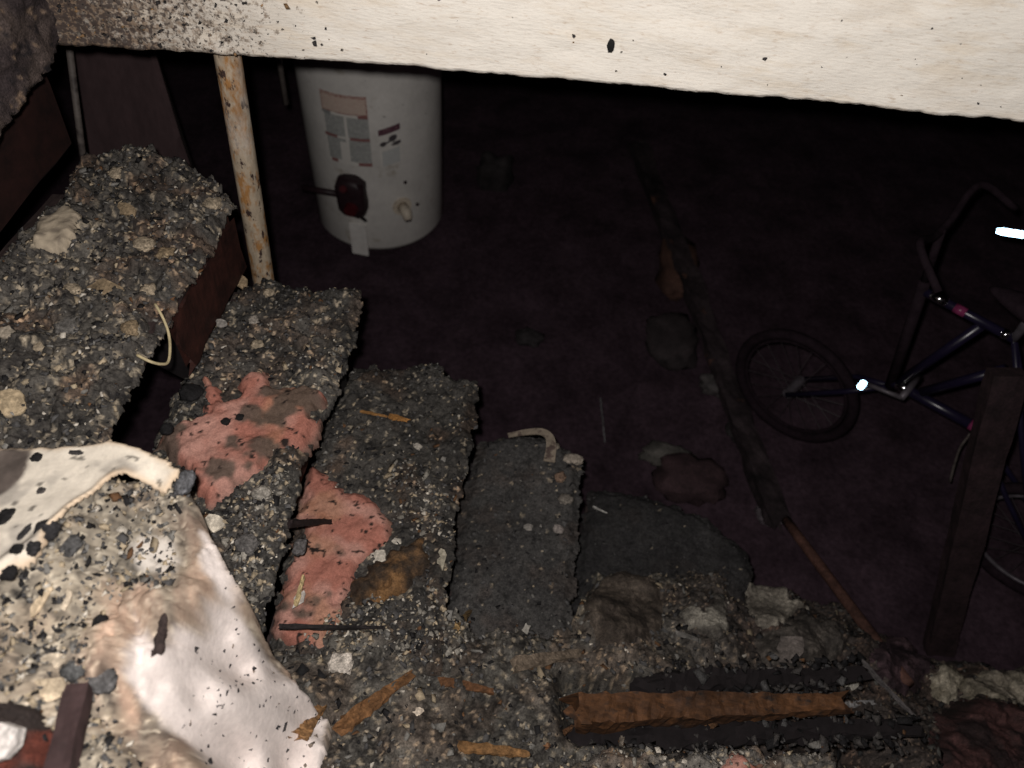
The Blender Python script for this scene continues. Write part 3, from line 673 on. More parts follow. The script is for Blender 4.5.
# drain valve
ad, zd = cyl(402, 206); c0 = cpt(ad, zd, HR - .002); rd = np.array([math.cos(ad), math.sin(ad), 0])
V, Fc = tube([c0, c0 + rd * .006], .040, 20); dv = meshobj('drain_valve', V, Fc, m_cream, heater, smooth=False)
V, Fc = tube([c0 + rd * .006, c0 + rd * .05, c0 + rd * .065 - np.array([0, 0, .022])], [.022, .022, .018], 12); meshobj('spout', V, Fc, m_cream, dv, smooth=True)
e0 = c0 + rd * .065 - np.array([0, 0, .0225]); V, Fc = tube([e0, e0 + rd * .004 - np.array([0, 0, .006])], .013, 12); meshobj('spout_opening', V, Fc, m_blk, dv)
for (u, v) in ((405, 182), (417, 204)):
    a_, z_ = cyl(u, v); p = cpt(a_, z_, HR); V, Fc = tube([p, p + np.array([math.cos(a_), math.sin(a_), 0]) * .006], .007, 10); meshobj('screw', V, Fc, m_blk, heater)

# ------------------------------------------------------------------ other things in the dark behind the stairs
m_panel = M('scorched_plywood', (.062, .038, .040), .8, noise=((8, .7, 1.3), (60, .85, 1.15)), bump=.2, bscale=60, stretch=(1, 1, .3))
m_pale = M('pale_conduit', (.13, .11, .10), .6, noise=((40, .7, 1.3),), tint=((9, .5, .62, (.03, .022, .022)),))
pa = [Yp(70, 20, .85), Yp(140, 20, .85), Yp(176, 140, .60), Yp(176, 200, .58), Yp(86, 200, .75)]
V = np.array(pa + [p + np.array([.0, .018, 0]) for p in pa]); n = 5
zmin = V[:, 2].min()
dn = [Zp(0, 0, 0)] 
pa2 = [pa[0], pa[1], pa[2], np.array([pa[2][0] + .05, .58, FLOOR]), np.array([pa[4][0] + .0, .58, FLOOR])]
V = np.array(pa2 + [p + np.array([.004, .02, 0]) for p in pa2])
Fc = [(0, 1, 2, 3, 4)[::-1], (5, 6, 7, 8, 9)] + [(i, (i + 1) % 5, (i + 1) % 5 + 5, i + 5) for i in range(5)]
tag(meshobj('plywood_panel', V, Fc, m_panel), 'dim scorched plywood panel leaning behind the topmost tread', 'panel')
c0, c1 = Yp(67, 30, .50), Yp(82, 150, .50); c2 = c0 + (c1 - c0) * ((FLOOR - c0[2]) / (c1[2] - c0[2]))
V, Fc = tube([c0, lerp(c0, c2, .5), c2], .008, 10); tag(meshobj('conduit', V, Fc, m_pale, smooth=True), 'thin pale conduit rising at the left edge of the plywood panel', 'conduit')
c0, c1 = Yp(276, 40, 1.0), Yp(286, 104, 1.0); c0 = c0 + (c0 - c1) * ((.60 - c0[2]) / (c0[2] - c1[2]))
V, Fc = tube([c0, lerp(c0, c1, .5), c1], .009, 10); tag(meshobj('hanging_pipe', V, Fc, m_pale, smooth=True), 'short thin pipe hanging between the rusty post and the water heater', 'pipe')
q0 = np.array([.42, 3.22, FLOOR]); V, Fc = bar(q0, q0 + np.array([0, 0, 1.88]), .09, .05, 71, 12, .05); tag(meshobj('wall_stud', V, Fc, M('stud_brown', (.14, .08, .06), .8, noise=((20, .4, 1.5),))), 'dim brown stud on the back wall right of the water heater', 'stud')

# wire loop in the gap between the two upper treads
m_wire = M('cream_wire', (.48, .40, .24), .5)
wl_ = [Zp(u, v, z) for u, v, z in [(155,304,.0),(162,316,-.01),(168,331,-.02),(170,347,-.025),(168,362,-.02),(160,364,-.005),(149,361,.008),(137,355,.012)]]
def spline(P, n=6):
    P = np.array(P); Q = np.vstack([2 * P[0] - P[1], P, 2 * P[-1] - P[-2]]); out = []
    for i in range(1, len(Q) - 2):
        for t in np.linspace(0, 1, n, endpoint=False):
            out.append(.5 * ((2 * Q[i]) + (-Q[i - 1] + Q[i + 1]) * t + (2 * Q[i - 1] - 5 * Q[i] + 4 * Q[i + 1] - Q[i + 2]) * t * t + (-Q[i - 1] + 3 * Q[i] - 3 * Q[i + 1] + Q[i + 2]) * t**3))
    return np.array(out + [P[-1]])
V, Fc = tube(spline(wl_), .0024, 8); tag(meshobj('wire_loop', V, Fc, m_wire, smooth=True), 'thin cream wire loop in the dark gap beside the topmost tread', 'wire')

# ------------------------------------------------------------------ bicycle at the right
BA = math.radians(-37); bh = np.array([math.cos(BA), math.sin(BA), 0]); bn = np.array([-bh[1], bh[0], 0])
P0 = Zp(1040, 590, -1.215); P0[2] = FLOOR
bike = empty('bicycle', P0 - bh * .5, 'small dark blue bicycle standing in the dark at the right', 'bicycle')
def bl(s, z, o=0.0): return P0 + bh * s + np.array([0, 0, z]) + bn * o
def bpix(u, v, o=0.0):
    q = P0 + bn * o; d = ray(u, v); t = ((q - CAM) @ bn) / (d @ bn); return CAM + d * t
m_frame = M('violet_blue_paint', (.012, .009, .026), .3, noise=((30, .8, 1.2),), spec=.6)
m_tyre = M('black_rubber', (.020, .013, .017), .9, spec=.05)
m_rim = M('dull_alloy', (.12, .105, .12), .45, metal=.3)
m_spoke = M('steel_spoke', (.06, .05, .055), .5, metal=.2)
m_chrome = M('chrome', (.7, .7, .72), .15, metal=1.0)
m_refl = M('reflector_lens', (.42, .72, 1.0), .30, metal=1.0, noise=((40, .95, 1.05),))
m_pinkr = M('pink_grip', (.20, .03, .09), .3)
WR = .225
def wheel(name, cs, cz, rim_mat):
    ctr = bl(cs, cz)
    def ringp(r, n=56): return [ctr + bh * r * math.cos(2 * math.pi * k / n) + np.array([0, 0, r * math.sin(2 * math.pi * k / n)]) for k in range(n)]
    wh = meshobj(name, *tube(ringp(WR - .018), .018, 8, closed=True), m_tyre, bike, smooth=True)
    meshobj('rim', *tube(ringp(WR - .043), .0065, 8, closed=True), rim_mat, wh, smooth=True)
    meshobj('hub', *tube([ctr - bn * .045, ctr + bn * .045], .018, 12), m_rim, wh)
    for k in range(20):
        a = 2 * math.pi * k / 20; a2 = a + (.5 if k % 2 else -.5); sd = .03 if (k // 2) % 2 else -.03
        p = ctr + bh * (WR - .045) * math.cos(a) + np.array([0, 0, (WR - .045) * math.sin(a)]); q = ctr + bh * .016 * math.cos(a2) + np.array([0, 0, .016 * math.sin(a2)]) + bn * sd
        meshobj('spoke', *tube([q, p], .0012, 5), m_spoke, wh)
    return ctr
rear = wheel('rear_wheel', -.09, WR, m_rim)
A0, A1 = bpix(920, 289), bpix(1014, 339); B0, B1 = bpix(899, 382), bpix(981, 326); D0, D1 = bpix(893, 382), bpix(979, 429); C0, C1 = bpix(922, 392), bpix(1006, 369)
hl = math.hypot(*(A0 - D0)[:2]) 
def part(name, path, r, mat, parent=bike, seg=12): return meshobj(name, *tube(path, r, seg), mat, parent, smooth=True)
part('top_tube', [A0, lerp(A0, A1, .5), A1], .013, m_frame)
part('down_tube', [D0, lerp(D0, D1, .5), D1], .016, m_frame)
part('seat_tube', [B0, B1], .014, m_frame)
part('brace_tube', [C0, C1], .014, m_frame)
part('head_tube', [A0 + np.array([0, 0, .03]), D0 - np.array([0, 0, .02])], .016, m_tyre)
fax = bl(-.93, WR)
wheel('front_wheel', -.93, WR, m_tyre)
for s_ in (-1, 1):
    part('fork_blade', [D0 - np.array([0, 0, .02]), lerp(D0, fax, .4) + bn * .045 * s_, fax + bn * .05 * s_], .009, m_frame)
    part('seat_stay', [A1, lerp(A1, rear, .5) + bn * .035 * s_, rear + bn * .05 * s_], .008, m_frame)
    part('chain_stay', [D1, lerp(D1, rear, .5) + bn * .035 * s_, rear + bn * .05 * s_], .008, m_frame)
stem = A0 + np.array([0, 0, .03]); stop = stem + np.array([0, 0, .16]) - bh * .03
part('stem', [stem, stop], .011, m_tyre)
hb = part('handlebar', spline([stop + bn * -.24 + bh * .10, stop + bn * -.18 + np.array([0, 0, .05]), stop + bn * -.05, stop + bn * .05, stop + bn * .18 + np.array([0, 0, .05]), stop + bn * .24 + bh * .10]), .010, m_tyre)
sp = A1 + np.array([0, 0, .10]); part('seat_post', [A1, sp], .012, m_rim)
V = ICO3_V * np.array([1, 1, 1]); sad = sp + V[:, :1] * bh * .12 + V[:, 1:2] * bn * .055 * (1 + .6 * V[:, :1]) + V[:, 2:] * np.array([0, 0, .025]); meshobj('saddle', sad, ICO3_F, m_tyre, bike, smooth=True)
part('tube_band', [lerp(A0, A1, .12) + np.array([0, 0, .001]), lerp(A0, A1, .30) + np.array([0, 0, .001])], .0137, m_chrome)
part('tube_band', [lerp(A0, A1, .88), lerp(A0, A1, .95)], .0140, m_chrome)
pb = part('tube_decal', [lerp(A0, A1, .38), lerp(A0, A1, .50)], .0135, m_pinkr); pb['label'] = 'pink decal'
pb = part('tube_decal', [lerp(D0, D1, .90), lerp(D0, D1, 1.0)], .0167, m_pinkr); pb['label'] = 'pink decal'
part('tube_band', [lerp(D0, D1, .04), lerp(D0, D1, .22)], .0165, m_chrome)
part('brake_cable', spline([bpix(970, 434), bpix(960, 448), bpix(954, 466), bpix(950, 482)]), .0035, m_pale)
cr = lerp(B0, C0, .5); part('crank_axle', [cr - bn * .06, cr + bn * .06], .010, m_rim); part('crank_arm', [cr - bn * .06, cr - bn * .065 - bh * .10 - np.array([0, 0, .02])], .007, m_rim)
def reflector(u, v, o, wpx, hpx, ang):
    c = bpix(u, v, o); to = CAM - c; L = np.linalg.norm(to); to = to / L; k = L / FOC
    rx = R_ * math.cos(ang) + U_ * math.sin(ang); rx = rx - to * (rx @ to); rx /= np.linalg.norm(rx); ry = np.cross(to, rx)
    V = np.array([c + sx * rx * wpx * k / 2 + sy * ry * hpx * k / 2 + sz * to * .006 for sz in (-1, 1) for sx, sy in ((-1, -.7), (-.6, -1), (.6, -1), (1, -.7), (1, .7), (.6, 1), (-.6, 1), (-1, .7))])
    Fc = [tuple(range(8))[::-1], tuple(range(8, 16))] + [(i, (i + 1) % 8, (i + 1) % 8 + 8, i + 8) for i in range(8)]
    return meshobj('reflector', V, Fc, m_refl, bike)
reflector(1012, 233, -.05, 23, 6, -.15); reflector(862, 385, -.06, 6, 9, -.6)

# charred post in front of the bicycle
pf = Zp(944, 645, FLOOR + .04); pt = Yp(1004, 385, pf[1] + .30); pf2 = pf.copy(); pf2[2] = FLOOR
V, Fc = bar(pf2, pf2 + (pt - pf2) * 1.04, .075, .045, 81, 20, .07, roll=.5); tag(meshobj('charred_post', V, Fc, M('char_purple', (.024, .013, .015), .85, noise=((18, .4, 1.6), (120, .7, 1.3)), bump=.5)), 'charred leaning timber post in front of the bicycle', 'post')

# long fallen timbers over the cellar floor
a0, a1 = Zp(778, 520, FLOOR + .05), Zp(636, 140, FLOOR + .05)
V, Fc = bar(a0, a1, .075, .05, 82, 40, .22, ragged=.06); tag(meshobj('fallen_joist', V, Fc, M('char_joist', (.024, .017, .019), .85, noise=((7, .1, 2.2), (60, .6, 1.4)), tint=((5, .62, .70, (.13, .06, .04)),), bump=.6)), 'long charred joist lying across the dark cellar floor', 'timber')
m_rust = M('rusty_iron', (.085, .040, .030), .8, noise=((14, .3, 1.7), (80, .6, 1.4)), bump=.5)
a0, a1 = hit(905, 688, .02), Zp(786, 520, FLOOR + .14)
V, Fc = tube([lerp(a1, a0, t) for t in np.linspace(0, 1, 8)], .015, 12); tag(meshobj('rusty_pipe', V, Fc, m_rust, smooth=True), 'rusty pipe slanting down beside the right end of the rubble heap', 'pipe')
for i, (u, v, s_, c_, nm, lb) in enumerate([
    (680, 262, (.17, .36, .10), (.095, .048, .036), 'brick_chunk', 'reddish brown burnt lump lying on the far end of the charred joist'),
    (672, 335, (.20, .26, .10), (.045, .035, .037), 'rubble_lump', 'grey lump on the floor beside the middle of the charred joist'),
    (722, 382, (.15, .09, .07), (.09, .08, .08), 'rubble_lump', 'pale edged lump midway along the charred joist'),
    (740, 425, (.08, .12, .06), (.06, .055, .055), 'rubble_lump', 'small dark lump near the close end of the charred joist'),
    (668, 452, (.16, .08, .07), (.12, .11, .10), 'plaster_lump', 'pale topped lump alone on the dark floor beyond the lowest tread'),
    (690, 475, (.22, .16, .09), (.060, .034, .038), 'rubble_lump', 'dark red brown lump below the pale topped lump'),
    (772, 512, (.10, .07, .05), (.15, .125, .14), 'plaster_lump', 'pale violet lump at the upper end of the rusty pipe'),
    (530, 335, (.10, .07, .05), (.035, .03, .032), 'rubble_lump', 'faint lump on the dark floor above the smooth dark tread'),
    (495, 165, (.16, .1, .2), (.03, .025, .026), 'rubble_lump', 'faint grey lump at the back right of the water heater')]):
    p = Zp(u, v, FLOOR + s_[2] * .5); p[2] = FLOOR
    lump(nm, p, s_, c_, lb, 'rubble', seed=300 + i, fine=True, mat=m_debris)

# ------------------------------------------------------------------ timbers and sticks on the rubble
m_burnt = M('burnt_timber', (.105, .046, .019), .8, noise=((22, .35, 1.6), (110, .6, 1.4)), tint=((6, .44, .58, (.024, .014, .011)), (60, .55, .68, (.03, .02, .016))), bump=1.0, bscale=60, stretch=(.5, 1, 1))
p0, p1 = Zp(572, 713, -.575), Zp(842, 704, -.61)
V, Fc = bar(p0, p1, .055, .062, 91, 60, .14, ragged=.03, taper=.6); tag(meshobj('charred_timber', V, Fc, m_burnt), 'burnt orange brown timber lying level in the rubble trench', 'timber')
for (ua, va, ub, vb, zz, wd2, sd_, lb_) in [(584, 737, 905, 728, -.625, .05, 92, 'black strip standing in for gap shade below the burnt orange brown timber'), (655, 684, 850, 676, -.655, .045, 93, 'black strip standing in for gap shade above the burnt orange brown timber')]:  # black strips added as the shade of deep gaps beside the timber
    V, Fc = bar(Zp(ua, va, zz), Zp(ub, vb, zz - .03), wd2, .03, sd_, 44, .30, ragged=.06, taper=.6); tag(meshobj('gap_shade_strip', V, Fc, m_under), lb_, 'shade strip')
n = 420; t_ = rng.uniform(-.02, 1.05, n); kk = rng.random(n) < .6
P = np.where(kk[:, None], Zp(584, 738, -.622) + t_[:, None] * (Zp(905, 730, -.65) - Zp(584, 738, -.622)), Zp(655, 684, -.65) + t_[:, None] * (Zp(850, 677, -.675) - Zp(655, 684, -.65)))
P += np.stack([rng.normal(0, .006, n), np.where(rng.random(n) < .5, 1, -1) * rng.normal(.026, .008, n), rng.normal(.010, .004, n)], 1)
crumbs('char_crumbs', P, np.clip(rng.lognormal(math.log(.008), .45, n), .004, .02), pal(n, (.45, .4, .12, .03, .05), [CH, (.05, .045, .043), ASH, LASH, BRN]), m_debris, 'charcoal crumbs along the black shade strips around the burnt timber')
def stick(name, a, b, r, col, label, seed, cat='wood', la=.006, lb=.006, flat=1.0, mat=None, group=None):
    A = hit(*a, la); B = hit(*b, lb); V, Fc = bar(A, B, r * 2, r * 2 * flat, seed, 16, .28, taper=.6, ragged=r * 1.2)
    r_ = np.random.default_rng(seed); C = np.clip(np.array(col)[None] * r_.uniform(.7, 1.3, (len(V), 1)), 0, .9)
    group = {'wood_piece': 'wood offcuts on the rubble', 'burnt_stick': 'burnt sticks', 'splinter': 'pale and orange splinters', 'metal_strip': 'grey metal strips on the rubble'}.get(name)
    return tag(meshobj(name, V, Fc, mat or m_crumb, cols=C), label, cat, group)
m_crumb = M('splintery', attr=True, rough=.85, noise=((40, .45, 1.5), (200, .6, 1.4)), bump=.8, bscale=160)
stick('wood_piece', (512,668), (578,655), .013, (.20, .155, .115), 'pale grey brown wood offcut lying on the rubble', 401, flat=.6, la=.011, lb=.010)
stick('wood_piece', (342,728), (412,676), .012, (.17, .082, .034), 'orange brown splintered wood slanting above the drywall corner', 402, flat=.6, la=.009, lb=.007)
stick('wood_piece', (440,682), (492,692), .008, (.11, .05, .022), 'dark orange wood splinter in the middle of the rubble', 403, la=.003, lb=.002)
stick('wood_piece', (462,748), (525,755), .009, (.20, .105, .042), 'orange splintered lath at the bottom edge of the rubble', 404, flat=.5, la=.007, lb=.006)
stick('wood_piece', (545,748), (580,722), .005, (.20, .10, .05), 'thin brown splinter at the left end of the burnt timber', 405)
stick('wood_piece', (300,738), (322,708), .012, (.26, .14, .06), 'orange splinter at the lower tip of the white drywall slope', 406, flat=.5, la=.01)
stick('burnt_stick', (289,526), (331,524), .006, (.022, .014, .014), 'short black stick pressed across the pink batt', 407, la=.01, lb=.01)
stick('burnt_stick', (282,630), (384,631), .0038, (.020, .016, .016), 'long thin black stick below the pink batt', 408, la=.014, lb=.014)
stick('splinter', (297,606), (304,578), .004, (.55, .42, .22), 'cream splinter lying on the pink batt', 409, la=.008, lb=.008)
stick('burnt_stick', (158,655), (166,618), .006, (.035, .024, .022), 'dark splinter lying on the white slope of the drywall', 410, flat=.5, la=.004)
stick('wood_piece', (456,628), (470,612), .006, (.28, .18, .08), 'short tan splinter beside the smooth dark tread', 411)
stick('splinter', (619,742), (618,766), .004, (.42, .36, .30), 'upright pale splinter on the ledge before the burnt timber', 412, la=.04, lb=.004)
stick('splinter', (390,418), (408,422), .007, (.36, .17, .05), 'orange flake strip on the black and grey tread', 413, flat=.5, la=.006)
stick('splinter', (362,413), (386,418), .004, (.30, .15, .05), 'thin orange shaving beside the orange flake strip', 414, flat=.5)
stick('metal_strip', (760,672), (834,672), .006, (.18, .165, .155), 'thin grey metal strip above the right end of the burnt timber', 415, cat='metal', la=.012, lb=.012, flat=.35)
stick('metal_strip', (842,706), (872,704), .007, (.26, .25, .25), 'short grey strip right of the burnt timber', 416, cat='metal', la=.01, lb=.01, flat=.4)
stick('metal_strip', (676,635), (718,648), .005, (.15, .14, .13), 'bent grey strip below the pale plaster lumps', 417, cat='metal', la=.012, flat=.4)
stick('metal_strip', (860,664), (912,718), .006, (.10, .09, .09), 'long grey strip under the rusty pipe on the rubble', 418, cat='metal', la=.012, lb=.012, flat=.5)
stick('splinter', (593,508), (606,514), .0022, (.50, .48, .45), 'tiny pale splinter on the lowest visible tread', 419)
stick('wire_end', (597,414), (604,446), .003, (.10, .095, .10), 'thin wire rising beyond the smooth dark tread', 420, cat='wire', la=.09, lb=.02)

# pale crumbs gathered in three spots
for (pxs, n, lb_) in [([(345,606),(400,596),(450,585),(472,620),(462,660),(400,662),(350,650),(300,640)], 520, 'pale plaster crumbs gathered below the brown paper scrap'),
                      ([(372,470),(420,462),(452,480),(452,545),(430,540),(398,520),(385,495)], 260, 'pale crumbs gathered above the brown paper scrap'),
                      ([(222,515),(262,480),(292,470),(285,520),(268,580),(240,590),(215,540)], 300, 'pale crumbs gathered right of the white drywall slope'),
                      ([(560,750),(700,748),(830,755),(830,775),(560,775)], 260, 'pale crumbs gathered on the ledge at the bottom edge')]:
    pp = np.array([hit(u, v)[:2] for u, v in pxs]); q = rng.uniform(pp.min(0), pp.max(0), (n * 4, 2)); q = q[sdf(q[:, 0], q[:, 1], pp) + .02 * fbm(q[:, 0], q[:, 1], 30, 3, 771) > 0][:n]
    P = np.column_stack([q, surface_at(q[:, 0].copy(), q[:, 1].copy())]); n = len(P); s = np.clip(rng.lognormal(math.log(.0045), .45, n), .0024, .012); P[:, 2] += s * .2
    crumbs('plaster_crumbs', P, s, pal(n, (.10, .22, .36, .18, .12, .02), [CH, ASH, (.24, .22, .19), BEI, WHT, BRN]), m_debris, lb_)
# paper strip on the fourth tread
m_strip2 = M('scorched_paper', (.27, .22, .17), .85, noise=((50, .6, 1.3),), tint=((30, .55, .62, (.10, .07, .06)),))
pts = [Zp(u, v, -3 * H + .022) for u, v in [(508,436),(524,433),(540,432),(549,437),(551,448),(549,462)]]
pts = spline(pts, 4); wv = []; 
t_ = np.gradient(pts, axis=0); t_ /= np.linalg.norm(t_, axis=1)[:, None]; sd = np.cross(t_, [0, 0, 1.]); sd /= np.linalg.norm(sd, axis=1)[:, None]
wd_ = np.linspace(.006, .014, len(pts))[:, None]
V = np.concatenate([pts + sd * wd_, pts - sd * wd_, pts + sd * wd_ + np.array([0, 0, .004]), pts - sd * wd_ + np.array([0, 0, .004])]); n = len(pts)
Fc = []
for i in range(n - 1): Fc += [(i, i + 1, n + i + 1, n + i), (2 * n + i, 3 * n + i, 3 * n + i + 1, 2 * n + i + 1), (i, 2 * n + i, 2 * n + i + 1, i + 1), (n + i, n + i + 1, 3 * n + i + 1, 3 * n + i)]
Fc += [(0, n, 3 * n, 2 * n), (n - 1, 3 * n - 1, 4 * n - 1, 2 * n - 1)]
tag(meshobj('paper_strip', V, Fc, m_strip2), 'bent pale paper strip at the far corner of the smooth dark tread', 'paper')

# pale plaster patch on the top tread
ppoly = [Zp(u, v, .0)[:2] for u, v in [(38,236),(44,222),(60,212),(78,212),(86,222),(80,238),(66,252),(46,256),(36,248)]]
o, d_, t_ = blanket('plaster_patch', ppoly, lambda x, y: .018 + .02 * fbm(x, y, 9, 3, 60) + .004 * fbm(x, y, 60, 3, 240), .0034, m_paper,
    lambda x, y, d: lerp(np.array([.48, .40, .30])[None], np.array([.22, .18, .14])[None], sst(-.1, .5, fbm(x, y, 60, 3, 241))[:, None]), edge=.012, drop=.012, rough=.012, seed=35, bottom=.02)
tag(o, 'crumbling cream plaster patch on the left of the topmost tread', 'plaster')

# crumpled sheets and slabs in the rubble
patch('scorched_cloth', [(582,596),(600,574),(622,565),(648,574),(668,604),(662,632),(630,650),(596,646),(576,622)], (.045, .035, .028), (.105, .083, .066), 'brown crumpled cloth at the foot of the smooth dark tread', 'cloth', 701, .022, .016, .035)
patch('plaster_flake', [(674,612),(690,606),(704,612),(714,592),(727,600),(728,628),(714,646),(700,634),(682,628)], (.09, .08, .07), (.25, .23, .195), 'pale crumpled plaster flake in the right part of the rubble', 'plaster', 702, .012, .010, .012)
patch('plaster_flake', [(749,582),(764,584),(790,600),(812,612),(792,618),(778,630),(756,634),(748,610)], (.15, .132, .11), (.30, .27, .225), 'pale triangular plaster flake right of the crumpled one', 'plaster', 703, .014, .010, .014)
patch('fibre_slab', [(752,640),(776,626),(800,614),(832,622),(846,650),(838,668),(800,670),(762,668)], (.050, .043, .038), (.105, .090, .078), 'large grey brown crumpled slab below the pale triangular flake', 'debris', 704, .020, .014, .03)
patch('violet_rag', [(868,650),(890,634),(918,650),(930,676),(922,700),(896,694),(872,676)], (.030, .018, .022), (.075, .045, .052), 'dark violet rag under the rusty pipe', 'cloth', 705, .02, .014, .03)
patch('plaster_slab', [(926,676),(938,662),(954,668),(964,686),(956,706),(940,704),(928,694)], (.15, .13, .095), (.36, .32, .25), 'pale cream plaster slab at the lower right, left one of two', 'plaster', 706, .02, .012, .015)
patch('plaster_slab', [(962,676),(990,668),(1040,672),(1040,700),(1004,704),(980,696),(968,706)], (.16, .14, .105), (.36, .315, .25), 'wide pale cream plaster slab at the right edge', 'plaster', 707, .02, .014, .02)
patch('scorched_lump', [(934,716),(958,700),(1000,700),(1040,712),(1040,790),(950,790),(930,750)], (.022, .013, .013), (.070, .032, .030), 'dark reddish brown heap of scraps in the bottom right corner', 'debris', 708, .03, .02, .04)
